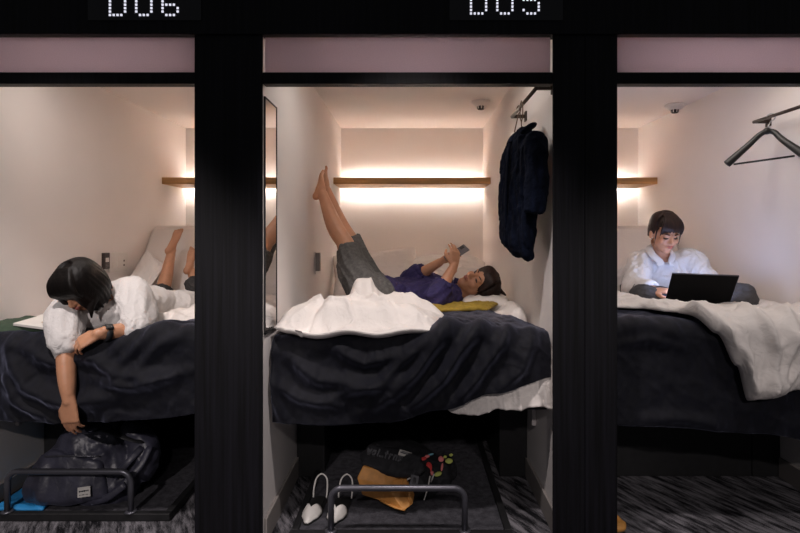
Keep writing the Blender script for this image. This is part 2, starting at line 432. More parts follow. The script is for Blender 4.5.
# mirror
r = empty('wall_mirror', (-W + .008, 2.20, .85), 'tall narrow mirror with thin black frame beside the post', 'mirror')
y0, y1, z0, z1, x = 2.105, 2.290, .83, 1.772, -W
G().box((x + .0002, y0 + .005, z0 + .005), (x + .005, y1 - .003, z1 - .003)).build('glass', M['mirror'], r)
g = G()
for a, b in [((x, y0, z0), (x + .007, y0 + .006, z1)), ((x, y1 - .005, z0), (x + .007, y1, z1)), ((x, y0, z1 - .005), (x + .007, y1, z1)), ((x, y0, z0), (x + .007, y1, z0 + .006))]: g.box(a, b)
g.build('frame', M['black'], r)

# socket plate and controller on the outer left wall
r = empty('socket_plate', (XL, 3.37, 1.0), 'white wall plate with switches and sockets behind the black-haired head', 'socket plate')
G().box((XL, 3.272, .995), (XL + .014, 3.478, 1.115)).build('plate', M['white_plastic'], r, bevel=.003)
for k in range(2):
    for j in range(2):
        G().box((XL + .0142, 3.295 + k * .055, 1.018 + j * .042), (XL + .0165, 3.335 + k * .055, 1.052 + j * .042)).build('switch', M['sheet'], r, bevel=.001)
g = G()
for j in range(2): g.box((XL + .0142, 3.425, 1.028 + j * .028), (XL + .0158, 3.437, 1.039 + j * .028))
g.build('socket_hole', M['dark_plastic'], r)
r = empty('wall_controller', (XL, 3.23, 1.0), 'small dark wall controller with pale display next to the white plate', 'controller')
G().box((XL, 3.205, 1.02), (XL + .02, 3.262, 1.118)).build('body', M['dark_plastic'], r, bevel=.003)
G().box((XL + .0202, 3.215, 1.062), (XL + .0212, 3.25, 1.088)).build('display', M['white_plastic'], r)
for j in range(3): G().box((XL + .0202, 3.216, 1.03 + j * .009), (XL + .0208, 3.25, 1.034 + j * .009)).build('button', M['grey_plastic'], r)
# switch on partition
r = empty('light_switch', (-W, 3.22, 1.0), 'slim white switch plate with grey toggle under the bare feet', 'switch')
G().box((-W, 3.205, .99), (-W + .008, 3.36, 1.125)).build('plate', M['wall'], r, bevel=.002)
G().box((-W + .008, 3.185, 1.01), (-W + .034, 3.222, 1.12)).build('toggle', M['grey_plastic'], r, bevel=.003)
for j in range(3): G().box((-W + .0082, 3.25, 1.01 + j * .035), (-W + .0095, 3.29, 1.018 + j * .035)).build('button', M['base_grey'], r)

# ------------------------------------------------------------------ clothes rails and hangers
def rail(x, xw, y0, y1, z, label):
    r = empty('clothes_rail', (xw, (y0 + y1) / 2, z), label, 'clothes rail', 'bronze clothes rails')
    G().tube([(x, y0, z), (x, y1, z)], .0085, 12).build('bar', M['bronze'], r)
    s = 1 if xw > x else -1
    for yy in (y0 + .015, y1 - .012):
        G().box((min(x, xw), yy - .007, z - .009), (max(x, xw), yy + .007, z + .009)).build('bracket', M['bronze'], r, bevel=.002)
        G().box((min(xw, xw - s * .008), yy - .02, z - .025), (max(xw, xw - s * .008), yy + .02, z + .025)).build('wall_plate', M['bronze'], r, bevel=.002)
rail(.515, W, 2.19, 2.745, 1.833, 'bronze clothes rail on the partition, holding the navy jacket')
rail(1.795, XR, 2.30, 2.80, 1.818, 'bronze clothes rail on the outer wall, holding the bare hanger')

def hanger(apex, a, b, hook_top, label, hang_mat, wire_mat, bar=True, loop=False, drop=.0):
    """apex below the hook, a and b = shoulder tips"""
    apex, a, b, ht = map(lambda q: np.array(q, float), (apex, a, b, hook_top))
    r = empty('coat_hanger', tuple(apex), label, 'hanger', 'coat hangers')
    d = nrm(b - a); n = nrm(np.cross(d, (0, 0, 1)))
    g = G()
    for t, sg in ((a, -1), (b, 1)):
        side = d * sg
        pts = [apex + side * .0 + (0, 0, .0), apex + side * .03 + np.array([0, 0, -.012]), apex + (t - apex) * .45 + np.array([0, 0, .006]), t]
        g.tube(pts, [(.014, .013), (.015, .014), (.012, .016), (.015, .021)], 10, ref=n, sub=4)
    g.ell(apex, (.018, .018, .018)).blob(.004, 3).build('body', hang_mat, r)
    if bar:
        G().tube([a + (b - a) * .1 + (0, 0, -.004), b - (b - a) * .1 + (0, 0, -.004)], .005, 8).build('trouser_bar', hang_mat, r)
    if not loop:
        rr = .019; pts = [apex + (0, 0, .01)]
        c = ht - np.array([0, 0, rr - .0])
        for k in range(11):
            th = -math.pi / 2 + 0 + k * (1.38 * math.pi / 10)
            pts.append(c + d * (rr * math.cos(th)) + np.array([0, 0, rr * math.sin(th)]))
        g = G().tube([pts[0], pts[1]], .0028, 8).tube(pts[1:], .0028, 8)
        g.build('hook', wire_mat, r, label='wire hook')
    else:
        w = .03; L = np.linalg.norm(ht - apex); u = np.array([0, 0, 1.])
        pts = [apex + u * .0, apex + u * .04, apex + d * w * .5 + u * .065, apex + d * w * .5 + u * (L - .02), apex + u * (L + .002), apex - d * w * .5 + u * (L - .02), apex - d * w * .5 + u * .065, apex + u * .04]
        G().tube(pts, .0026, 8).build('hook', wire_mat, r, label='long wire loop hook')
    return r
hanger((1.775, 2.665, 1.745), (1.605, 2.72, 1.585), (1.848, 2.52, 1.608), (1.797, 2.67, 1.833), 'bare black wooden hanger with a trouser bar on the outer wall rail', M['hanger'], M['alu'])
hanger((.505, 2.46, 1.705), (.485, 2.54, 1.65), (.525, 2.36, 1.65), (.516, 2.46, 1.842), 'pale hanger with long wire loop inside the jacket collar', M['hanger'], M['wire'], False, True)
hanger((.492, 2.57, 1.702), (.475, 2.62, 1.66), (.515, 2.50, 1.66), (.514, 2.57, 1.848), 'white-necked hanger with round hook at the jacket collar', M['white_plastic'], M['wire'], False)

# navy jacket
def jacket():
    A = np.array([.532, 2.17, 0]); B = np.array([.465, 2.62, 0]); c = (A + B) / 2; u = nrm(A - B); n = nrm(np.array([u[1], -u[0], 0]))
    n = n if n[0] < 0 else -n
    r = empty('jacket', (c[0], c[1], 1.1), 'dark navy jacket hanging on the clothes rail by the post', 'jacket')
    def q(a, b, z): return c + u * a + n * b + np.array([0, 0, 1.17 + (z - 1.135) * .885])
    g = G()
    g.tube([q(0, 0, 1.735), q(0, 0, 1.70), q(-.005, .005, 1.655), q(-.01, .01, 1.56), q(-.01, .015, 1.42), q(-.02, .018, 1.28), q(-.035, .02, 1.18), q(-.05, .015, 1.135)],
           [(.035, .03), (.05, .035), (.13, .04), (.165, .048), (.165, .048), (.17, .046), (.175, .044), (.15, .04)], 28, ref=u, sub=5)
    def wr(V, Nn):
        L = (V - c) @ np.stack([u, n, [0, 0, 1]]).T
        return .014 * crease(np.stack([L[:, 0] * 15, L[:, 1] * 6, L[:, 2] * 2.6], 1), 2) + .004 * fbm(V * 30)
    g.blob(.007, 3, wr=wr).build('body', M['denim'], r)
    for sg, zz in ((1, 1.30), (-1, 1.27)):
        g = G().tube([q(sg * .12, .0, 1.66), q(sg * .165, .0, 1.60), q(sg * .185, .005, 1.48), q(sg * .19, .012, 1.38), q(sg * .185, .02, zz)], [.034, .042, .044, .042, .038], 18, sub=5)
        g.blob(.007, 3, wr=wr).build('sleeve', M['denim'], r)
    g = G().tube([q(.05, .03, 1.70), q(.055, -.01, 1.735), q(0, -.045, 1.75), q(-.055, -.01, 1.735), q(-.05, .03, 1.70), q(-.02, .055, 1.66)], [(.012, .022)] * 6, 10, sub=4)
    g.blob(.005, 2).build('collar', M['denim'], r)
    g = G().tube([q(.0, .062, 1.66), q(-.005, .072, 1.5), q(-.015, .076, 1.3), q(-.03, .068, 1.14)], [(.006, .014)] * 4, 8, sub=4, ref=n)
    g.build('placket', M['denim'], r)
jacket()
# ------------------------------------------------------------------ beds and bedding
ZM = .745                                            # mattress top
def bed(cx, x0, x1, label, raised, rx=None, front=False):
    r = empty('bed', (cx, 3.3, 0), label, 'bed', 'berth beds')
    G().box((x0, 2.30, .47), (x1, YB - .005, .53)).build('platform', M['black'], r, bevel=.003)
    g = G()
    for a, b in ((x0, x0 + .14), (x1 - .14, x1)):
        G().box((a, 2.70, .001), (b, 4.3, .469)).build('support', M['black'], r, bevel=.002)
    G().box((x0 + .141, 3.9, .001), (x1 - .141, 3.94, .469)).build('back_panel', M['black'], r)
    if front: G().box((x0 + .141, 2.705, .001), (x1 - .141, 2.725, .469)).build('front_panel', M['black'], r, bevel=.002)
    y1 = 3.42 if raised else YB - .01
    G().box((x0 + .004, 2.235, .531), (x1 - .004, y1, ZM)).build('mattress', M['sheet'], r, bevel=.03)
    if raised:
        a, b = (rx if rx else (x0, x1))
        pts = [(3.43, .54), (3.43, .75), (3.80, 1.27), (3.86, 1.30), (3.93, 1.285), (3.96, 1.24), (3.60, .54)]
        G().hexa([(a + .006, y, z) for y, z in pts], [(b - .006, y, z) for y, z in pts]).build('raised_backrest', M['sheet'], r, bevel=.035, label='tilted upright mattress section')
    g = G()
    for xx in ((x0, x0 + .02), (x1 - .02, x1)):
        G().box((xx[0], 2.50, .33), (xx[1], 2.54, .469)).build('bracket', M['bracket'], r, bevel=.003)
bed(-SP, XL + .003, -.70, 'berth bed with raised backrest under the woman lying on her front', True)
bed(0, -W + .003, W - .003, 'flat berth bed under the woman holding up a phone', False)
bed(SP, .70, XR - .003, 'berth bed with raised backrest under the woman at the laptop', True, None, True)

def interp(xs, ys):
    xs = np.array(xs, float); ys = np.array(ys, float)
    t = np.array(sorted(set(xs)))
    def f(x):
        x = np.asarray(x, float)
        # smooth (cosine) interpolation
        i = np.clip(np.searchsorted(xs, x) - 1, 0, len(xs) - 2); u = np.clip((x - xs[i]) / (xs[i + 1] - xs[i]), 0, 1)
        u = u * u * (3 - 2 * u)
        return ys[i] * (1 - u) + ys[i + 1] * u
    return f

def drape(name, m, label, cat, x0, x1, yback, yfr, ztop, hem, folds=(), nfold=None, rad=.06, solid=.012, nu=150, nv=150, off=0, topfold=None, group=None, flare=0):
    """cloth from the back over the front edge of the bed; hem(x) = height of its front hem (or, if above the edge, where it stops)"""
    X = np.linspace(x0, x1, nu); U, S = np.meshgrid(X, np.linspace(0, 1, nv))
    zt = ztop(U); yf = yfr(U) if callable(yfr) else np.full_like(U, yfr)
    yback = yback(U) if callable(yback) else yback
    arc = rad * math.pi / 2; A = (yback - yf - rad)
    hz = hem(U); Ltot = A + arc + (zt - rad - hz)
    s = S * Ltot
    s1 = np.clip(s, None, A); s2 = np.clip(s - A, 0, arc); s3 = np.clip(s - A - arc, 0, None); th = s2 / rad
    Y = yback - s1 - rad * np.sin(th); Z = zt - rad + rad * np.cos(th) - s3
    N_ = np.stack([np.zeros_like(Y), -np.sin(th), np.cos(th)], -1)
    hang = np.clip(s3 / .25, 0, 1)
    Y = Y - flare * hang
    D = np.zeros_like(U)
    V = np.stack([U, Y, Z], -1)
    for (pl, w, amp) in folds:                       # ridges given as polylines in (x, z) on the front and (x, y) on top
        pl = np.array(pl, float); dist = np.full(U.shape, 9.); tt = np.zeros_like(U)
        n = len(pl) - 1
        Q = np.stack([U, np.where(s > A, Z, zt + (A - s))], -1)      # unrolled coordinate: top continues upward
        for i in range(n):
            a, b = pl[i], pl[i + 1]; ab = b - a
            t = np.clip(((Q - a) @ ab) / (ab @ ab), 0, 1); d = np.linalg.norm(Q - a - t[..., None] * ab, axis=-1)
            k = d < dist; dist = np.where(k, d, dist); tt = np.where(k, (i + t) / n, tt)
        D += 1.7 * amp * np.exp(-(dist / max(.024, w * 1.25)) ** 2) * (np.sin(np.clip(tt, .03, .97) * math.pi) ** .5)
    if nfold is not None: D += nfold(U, np.where(s > A, Z, zt + (A - s)), hang)
    V = V + N_ * (D + off)[..., None]
    g = G().grid(V.reshape(-1, 3), nu, nv)
    return g.build(name, m, solid=solid, label=label, cat=cat, group=group)

def px2(pts, Y=2.17): return [((x - CX) * Y / FPX, H + (CY - y) * Y / FPX) for x, y in pts]
def pn(U, Zz, sx, sz, o=3, seed=0):
    return fbm(np.stack([U.ravel() * sx, np.full(U.size, seed + .5), Zz.ravel() * sz], 1), o).reshape(U.shape)
def rn(U, Zz, sx, sz, o=2, seed=0):
    return ridge(np.stack([U.ravel() * sx, np.full(U.size, seed + .5), Zz.ravel() * sz], 1), o).reshape(U.shape)

def cn(U, Zz, sx, sz, o=2, seed=0):
    return crease(np.stack([U.ravel() * sx, np.full(U.size, seed + .5), Zz.ravel() * sz], 1), o).reshape(U.shape)

# ---- middle bay
fz = [(px2([(470, 318), (440, 340), (405, 385), (360, 412)]), .022, .030), (px2([(500, 316), (462, 345), (440, 380), (405, 410)]), .020, .028),
      (px2([(455, 322), (420, 345), (380, 380), (320, 400)]), .018, .020), (px2([(515, 325), (495, 350), (470, 385), (450, 405)]), .02, .022),
      (px2([(535, 335), (520, 370), (495, 392)]), .022, .018), (px2([(275, 350), (320, 378), (380, 385), (430, 372)]), .025, .022),
      (px2([(268, 378), (300, 398), (350, 404)]), .02, .018), (px2([(270, 345), (275, 400), (285, 424)]), .012, .016),
      (px2([(330, 345), (365, 362), (405, 352)]), .02, .018), (px2([(445, 342), (425, 372), (395, 392)]), .010, -.016), (px2([(480, 342), (455, 378), (430, 402)]), .010, -.014)]
drape('blanket', M['velvet'], 'charcoal plush blanket over the bed of the woman with the phone', 'blanket', -W + .012, W - .014, interp([-W, .1, .34, .46, W], [2.80, 2.84, 2.80, 2.52, 2.30]), interp([-W, -.3, .1, .4, W], [2.19, 2.165, 2.16, 2.17, 2.20]),
      interp([-W, -.35, 0, .25, .45, W], [.80, .815, .828, .843, .840, .815]), interp([-W, -.45, -.1, .12, .35, W], [.455, .452, .462, .515, .585, .640]),
      fz, lambda U, Zz, h: .016 * cn(U * .75 + Zz * .6, Zz, 5, 3, 2) * (.35 + .65 * h) + .006 * pn(U, Zz, 22, 14), nu=220, nv=200, group='charcoal plush blankets')
drape('bed_sheet', M['cotton'], 'white sheet edge hanging out below the charcoal blanket', 'sheet', .02, W - .006, 2.45, interp([0, .3, W], [2.215, 2.205, 2.20]),
      interp([0, W], [.775, .775]), interp([.02, .10, .18, .27, .36, .44, .52, W], [.60, .525, .486, .480, .505, .502, .520, .505]),
      (), lambda U, Zz, h: (.018 * cn(U, Zz, 15, 3, 2, 4) + .004 * pn(U, Zz, 40, 15)) * h, nu=120, nv=70, rad=.05, solid=.006)

def puff(name, m, label, cat, quad, zb, prof, nu=110, nv=80, wr=None, parent=None, group=None, tuck=.5, ex=4, plump=.5):
    """soft slab over a quad (4 corners x,y counter-clockwise); prof(u,v) = thickness; zb(x,y) = underside"""
    q = np.array(quad, float)
    u, v = np.meshgrid(np.linspace(0, 1, nu), np.linspace(0, 1, nv))
    XY = ((1 - u) * (1 - v))[..., None] * q[0] + (u * (1 - v))[..., None] * q[1] + (u * v)[..., None] * q[2] + ((1 - u) * v)[..., None] * q[3]
    e = np.clip((1 - np.abs(2 * u - 1) ** ex) * (1 - np.abs(2 * v - 1) ** ex), 0, 1) ** plump
    zbv = zb(XY[..., 0], XY[..., 1]) if callable(zb) else np.full(u.shape, zb)
    t = prof(u, v) * e
    top = t * .82; bot = t * .18
    w = wr(XY[..., 0], XY[..., 1], u, v) * np.clip(e * 3, 0, 1) if wr is not None else 0
    mid = zbv + prof(u, v) * .18
    Vt = np.concatenate([XY, (mid + top + w)[..., None]], -1).reshape(-1, 3)
    Vb = np.concatenate([XY, (mid - bot)[..., None]], -1).reshape(-1, 3)
    g = G().grid(Vt, nu, nv); n = nu * nv
    o = len(g.v); g.grid(Vb, nu, nv)
    idx = [i for i in range(nu)] + [j * nu + nu - 1 for j in range(1, nv)] + [(nv - 1) * nu + i for i in range(nu - 2, -1, -1)] + [j * nu for j in range(nv - 2, 0, -1)]
    for a, b in zip(idx, idx[1:] + idx[:1]):
        g.f.append((a, b, b + n, a + n)); g.smooth.append(True)
    me = g
    return me.build(name, m, parent, label=label, cat=cat, group=group)

def wq(amp, s, seed, dirx=1.0, diry=1.0):
    def f(X, Y, u, v):
        return amp * (crease(np.stack([X.ravel() * s * dirx + .6 * Y.ravel() * s, Y.ravel() * s * diry, np.full(X.size, seed)], 1), 2) * .9 + .5 * fbm(np.stack([X.ravel() * s * 2.2, Y.ravel() * s * 2.2, np.full(X.size, seed + 3.)], 1), 3)).reshape(X.shape)
    return f

# bunched white duvet: front roll and back ridge, one continuous cover
def duvet_mid():
    nu, nv = 170, 130
    u, v = np.meshgrid(np.linspace(0, 1, nu), np.linspace(0, 1, nv))
    x0 = -.572; x1 = interp([0, .35, .7, 1], [.10, .12, .16, .10])(v); X = x0 + u * (x1 - x0)
    yf = interp([0, .1, .3, .8, 1], [2.19, 2.135, 2.12, 2.13, 2.17])(u); yb = interp([0, .35, .45, .62, 1], [2.56, 2.60, 2.74, 2.80, 2.72])(u)
    Y = yf + v * (yb - yf)
    top = .835 + .100 * np.exp(-((Y - 2.34) / .13) ** 4) * interp([0, .06, .2, .5, .8, 1], [.55, .85, 1., 1., .72, .35])(u) \
        + .150 * np.exp(-(((X + .245 - .2 * (Y - 2.62)) / .085) ** 2 + ((Y - 2.62) / .13) ** 2)) + .085 * np.exp(-(((X + .06) / .16) ** 2 + ((Y - 2.60) / .12) ** 2)) \
        + .03 * np.exp(-(((X - .08) / .08) ** 2 + ((Y - 2.58) / .08) ** 2))
    top = top - .040 * np.exp(-((Y - 2.475 - .04 * u) / .028) ** 2) * interp([0, .2, .5, .85, 1], [0, .5, 1, 1, .3])(u) - .025 * np.exp(-(((X + .40) - .3 * (Y - 2.3)) / .022) ** 2) + .02 * np.exp(-(((X + .13) + .5 * (Y - 2.3)) / .03) ** 2)
    Q = np.stack([X.ravel() * 8 + Y.ravel() * 5, Y.ravel() * 7 - X.ravel() * 3, np.full(X.size, 2.2)], 1)
    w = (.028 * crease(Q * .75, 2) + .003 * fbm(Q * 2.5, 2)).reshape(X.shape)
    e = np.clip((1 - np.abs(2 * u - 1) ** 8) * (1 - np.abs(2 * v - 1) ** 8), 0, 1) ** .5
    mid = .824 + .02 * np.abs(2 * v - 1) + .008 * np.sin(u * 17) - .02 * u * (1 - u)
    g = G().grid(np.stack([X, Y, mid + (top - mid + w) * e], -1).reshape(-1, 3), nu, nv)
    g.grid(np.stack([X, Y, mid - .03 * e], -1).reshape(-1, 3), nu, nv); n = nu * nv
    idx = [i for i in range(nu)] + [j * nu + nu - 1 for j in range(1, nv)] + [(nv - 1) * nu + i for i in range(nu - 2, -1, -1)] + [j * nu for j in range(nv - 2, 0, -1)]
    for a, b in zip(idx, idx[1:] + idx[:1]): g.f.append((a, b, b + n, a + n)); g.smooth.append(True)
    g.build('duvet', M['cotton'], label='bunched white duvet at the bed edge, by the hips of the woman with the phone', cat='duvet', group='white duvets')
duvet_mid()
puff('bed_sheet', M['cotton'], 'rumpled white sheet spread under the woman with the phone', 'sheet', [(-.57, 2.60), (.575, 2.60), (.575, 4.25), (-.57, 4.25)], ZM + .002,
     lambda u, v: .055 + 0 * u, wr=lambda X, Y, u, v: wq(.018, 8, 5.5)(X, Y, u, v) + .075 * np.exp(-((X - .535) / .055) ** 2) * np.clip((3.2 - Y) / .3, 0, 1), nu=150, nv=150, ex=12)
puff('mustard_blanket', M['mustard'], 'mustard yellow blanket folded under the shoulders of the woman with the phone', 'blanket', [(-.05, 2.62), (.38, 2.68), (.50, 2.98), (.06, 2.94)], .842,
     lambda u, v: .018 + .004 * np.sin(u * 9), wr=wq(.014, 10, 8.5), nu=90, nv=50)

def pillow(c, ax, ay, az, label, seed=1., name='pillow', m='cotton', group='white pillows'):
    """c centre, ax ay half axes in its plane, az half thickness vector"""
    c, ax, ay, az = map(lambda q: np.array(q, float), (c, ax, ay, az))
    nu = nv = 60; u, v = np.meshgrid(np.linspace(-1, 1, nu), np.linspace(-1, 1, nv))
    e = ((1 - u ** 4).clip(0) * (1 - v ** 4).clip(0)) ** .55
    pin = 1 - .09 * (1 - np.abs(v)) ** 1.0 * np.abs(u) ** 3; pin2 = 1 - .09 * (1 - np.abs(u)) * np.abs(v) ** 3
    w = (.10 * ridge(np.stack([u.ravel() * 2.2, v.ravel() * 2.2, np.full(u.size, seed)], 1), 2)).reshape(u.shape) * e
    pl = lambda sgn: c + (u * pin)[..., None] * ax + (v * pin2)[..., None] * ay + (sgn * e + w)[..., None] * az
    g = G().grid(pl(1).reshape(-1, 3), nu, nv); g.grid(pl(-1).reshape(-1, 3), nu, nv); n = nu * nv
    idx = [i for i in range(nu)] + [j * nu + nu - 1 for j in range(1, nv)] + [(nv - 1) * nu + i for i in range(nu - 2, -1, -1)] + [j * nu for j in range(nv - 2, 0, -1)]
    for a, b in zip(idx, idx[1:] + idx[:1]): g.f.append((a, b, b + n, a + n)); g.smooth.append(True)
    g.build(name, M[m], label=label, cat='pillow', group=group)
pillow((-.265, 3.86, .935), (.315, .02, .03), (-.02, .13, .165), (.0, -.075, .045), 'white pillow propped up behind the raised legs', 1.3)
pillow((.25, 3.84, .92), (.30, 0, .0), (0, .15, .10), (0, -.05, .095), 'white pillow lying behind the phone and the arms', 4.1)
pillow((.42, 3.06, .835), (.14, -.02, 0), (.02, .15, 0), (0, 0, .048), 'small white pillow under the head of the lying woman', 7.7)

# ---- left bay
fl = [(px2([(8, 350), (30, 385), (70, 402), (120, 395)]), .028, .03), (px2([(2, 372), (20, 400), (50, 418)]), .02, .018), (px2([(85, 350), (120, 372), (170, 378)]), .022, .02),
      (px2([(95, 378), (140, 385), (185, 372)]), .02, .022), (px2([(190, 318), (150, 335), (118, 368)]), .012, .016), (px2([(190, 330), (160, 345), (135, 372)]), .012, .014),
      (px2([(170, 318), (135, 333), (105, 362)]), .010, .012), (px2([(15, 345), (60, 362), (100, 356)]), .02, .016)]
drape('blanket', M['velvet'], 'charcoal plush blanket over the bed edge under the hanging bare arm', 'blanket', XL + .01, -.71, 2.66, interp([XL, -1.5, -1.2, -.7], [2.20, 2.165, 2.165, 2.19]),
      interp([XL, -1.75, -1.45, -1.2, -1.0, -.7], [.80, .822, .812, .815, .835, .84]), interp([XL, -1.4, -1.05, -.7], [.468, .462, .475, .52]),
      fl, lambda U, Zz, h: .015 * cn(U * .8 + Zz * .5, Zz, 5, 3, 2, 2) * (.35 + .65 * h) + .006 * pn(U, Zz, 22, 14, 3, 3), nu=200, nv=180, group='charcoal plush blankets')
puff('duvet', M['cotton'], 'rumpled white duvet spread beneath the woman lying on her front', 'duvet', [(XL + .012, 2.45), (-.705, 2.40), (-.705, 3.44), (XL + .012, 3.44)], ZM + .002,
     lambda u, v: .095 + .03 * u, wr=wq(.022, 7, 11.5), nu=150, nv=120, ex=10, group='white duvets')
puff('green_blanket', M['green'], 'dark green blanket corner under the magazine', 'blanket', [(XL + .02, 2.22), (-1.50, 2.25), (-1.52, 2.52), (XL + .02, 2.50)], .812,
     lambda u, v: .042 + 0 * u, wr=wq(.006, 9, 2.5), nu=60, nv=40)
pillow((-1.735, 3.43, .945), (.09, -.05, -.05), (.05, .08, .135), (.05, -.05, .02), 'white pillow leaning on the backrest beside the raised feet', 3.3)
# magazine
r = empty('magazine', (-1.60, 2.28, .86), 'open white magazine by the black-haired head on the bed', 'magazine')
c = P(50, 322, 2.30); c[2] += .003
ux, uy = nrm((.95, -.25, -.06)), nrm((.25, .95, .12)); nz = nrm(np.cross(ux, uy))
G().obox(c + ux * .02, ux * .12, uy * .085, nz * .006).build('pages', M['paper'], r, bevel=.002)
G().obox(c + ux * .05 + nz * .0072, ux * .05, uy * .04, nz * .0006).build('printed_picture', M['photo_tan'], r)

# ---- right bay
fr = [(px2([(622, 330), (650, 326), (680, 336)]), .012, .014), (px2([(620, 345), (650, 338), (690, 350)]), .012, .012), (px2([(640, 420), (680, 418), (720, 425)]), .02, .012)]
drape('blanket', M['velvet'], 'charcoal plush blanket under the hanging white duvet corner', 'blanket', .71, XR - .012, 2.85, interp([.7, 1.3, XR], [2.20, 2.17, 2.19]),
      interp([.7, 1.0, 1.3, XR], [.865, .875, .855, .84]), interp([.7, 1.0, 1.4, 1.7, XR], [.445, .44, .418, .375, .335]),
      fr, lambda U, Zz, h: .012 * cn(U * .7 + Zz * .6, Zz, 5, 3, 2, 6) + .005 * pn(U, Zz, 22, 14, 3, 8), nu=170, nv=150, group='charcoal plush blankets')
def hemz(x):
    f = interp([.70, .90, 1.02, 1.10, 1.22, 1.30, 1.345, 1.42, 1.55, 1.68, 1.80, XR], [1.14, 1.13, 1.10, 1.03, .83, .70, .56, .565, .60, .66, .715, .74])
    return f(x)
def duvet_right():
    nu, nv = 190, 170; X = np.linspace(.71, XR - .008, nu); U, S = np.meshgrid(X, np.linspace(0, 1, nv))
    yb, rad = 3.43, .085
    zt = interp([.7, 1.0, 1.3, XR], [.895, .90, .885, .865])(U); yf = interp([.7, 1.3, XR], [2.165, 2.135, 2.15])(U)
    arc = rad * math.pi / 2; A = yb - yf - rad
    Lt = A + arc + (zt - rad - hemz(U)) ; s = S * Lt
    s1 = np.clip(s, None, A); s2 = np.clip(s - A, 0, arc); s3 = np.clip(s - A - arc, 0, None); th = s2 / rad
    Y = yb - s1 - rad * np.sin(th); Z = zt - rad + rad * np.cos(th) - s3
    N_ = np.stack([0 * Y, -np.sin(th), np.cos(th)], -1)
    top = np.clip((2.55 - Y) / .2, 0, 1)
    seat = np.exp(-(((U - 1.40) / .33) ** 2 + ((Y - 2.95) / .42) ** 2))
    Q = np.stack([U.ravel() * 7 + 3 * s.ravel(), s.ravel() * 6 - U.ravel() * 2, np.full(U.size, 31.)], 1)
    Q2 = np.stack([U.ravel() * 13 + s.ravel() * 4, s.ravel() * 4, np.full(U.size, 5.)], 1)
    D = .026 * crease(Q * .85, 2).reshape(U.shape) + .003 * fbm(Q * 2.6, 2).reshape(U.shape) + .014 * crease(Q2, 2).reshape(U.shape) * np.clip(s3 / .1, 0, 1)
    for pl, w, amp in [(px2([(700, 315), (735, 350), (745, 395)]), .020, .024), (px2([(752, 312), (765, 350), (758, 392)]), .022, .026), (px2([(792, 318), (778, 350), (768, 388)]), .020, .022), (px2([(690, 322), (722, 345), (738, 380)]), .018, .016)]:
        pl = np.array(pl); Qx = np.stack([U, np.where(s > A, Z, zt + (A - s))], -1); dist = np.full(U.shape, 9.)
        for a, b in zip(pl[:-1], pl[1:]):
            ab = b - a; t = np.clip(((Qx - a) @ ab) / (ab @ ab), 0, 1); dist = np.minimum(dist, np.linalg.norm(Qx - a - t[..., None] * ab, axis=-1))
        D += amp * np.exp(-(dist / w) ** 2)
    edge = np.clip((1 - S) * Lt / .05, 0, 1) ** .5                     # plump, thin at the hem
    V = np.stack([U, Y, Z], -1) + N_ * (D * edge + .022 * edge - .05 * seat)[..., None]
    g = G().grid(V.reshape(-1, 3), nu, nv)
    g.build('duvet', M['cotton'], solid=.012, label='white duvet with a corner hanging over the bed edge below the laptop', cat='duvet', group='white duvets')
duvet_right()
# ------------------------------------------------------------------ trays, bags, shoes under the beds
def tray(x0, x1, y0, rx0, rx1, label):
    r = empty('luggage_tray', ((x0 + x1) / 2, y0, .001), label, 'luggage tray', 'pull-out luggage trays')
    G().box((x0 + .03, y0 + .03, .002), (x1 - .03, 3.3, .024)).build('mat', M['tray_carpet'], r)
    g = G().box((x0, y0 + .03, .002), (x0 + .03, 3.33, .034)).box((x1 - .03, y0 + .03, .002), (x1, 3.33, .034)).box((x0, y0, .002), (x1, y0 + .03, .034))
    g.build('frame', M['black'], r, bevel=.003)
    zt = .208; rr = .0125; q = .045
    pts = [(rx0, y0 + .015, .03), (rx0, y0 + .015, zt - q)] + [(rx0 + q - q * math.cos(a), y0 + .015, zt - q + q * math.sin(a)) for a in np.linspace(.2, 1.37, 6)] + \
          [(rx0 + q, y0 + .015, zt), (rx1 - q, y0 + .015, zt)] + [(rx1 - q + q * math.sin(a), y0 + .015, zt - q + q * math.cos(a)) for a in np.linspace(.2, 1.37, 6)] + [(rx1, y0 + .015, zt - q), (rx1, y0 + .015, .03)]
    G().tube(pts, rr, 14).build('handle_rail', M['steel'], r)
    for x in (rx0, rx1):
        G().lathe([(.001, .034), (.024, .034), (.024, .039), (.014, .041), (.001, .041)], (x, y0 + .015, 0), 18).build('rail_foot', M['steel'], r)
tray(-.49, .405, 2.125, -.325, .212, 'black luggage tray with tube rail in front of the shoes and tan bag')
tray(-1.845, -1.035, 2.275, -1.738, -1.208, 'black luggage tray with tube rail in front of the navy backpack')

# blue cloth
puff('blue_cloth', M['blue'], 'bright blue cloth lying flat in the tray behind the backpack', 'cloth', [(-1.83, 2.31), (-1.60, 2.31), (-1.66, 2.68), (-1.835, 2.68)], .026, lambda u, v: .014 + 0 * u, wr=wq(.004, 9, 2.1), nu=50, nv=50, ex=12)

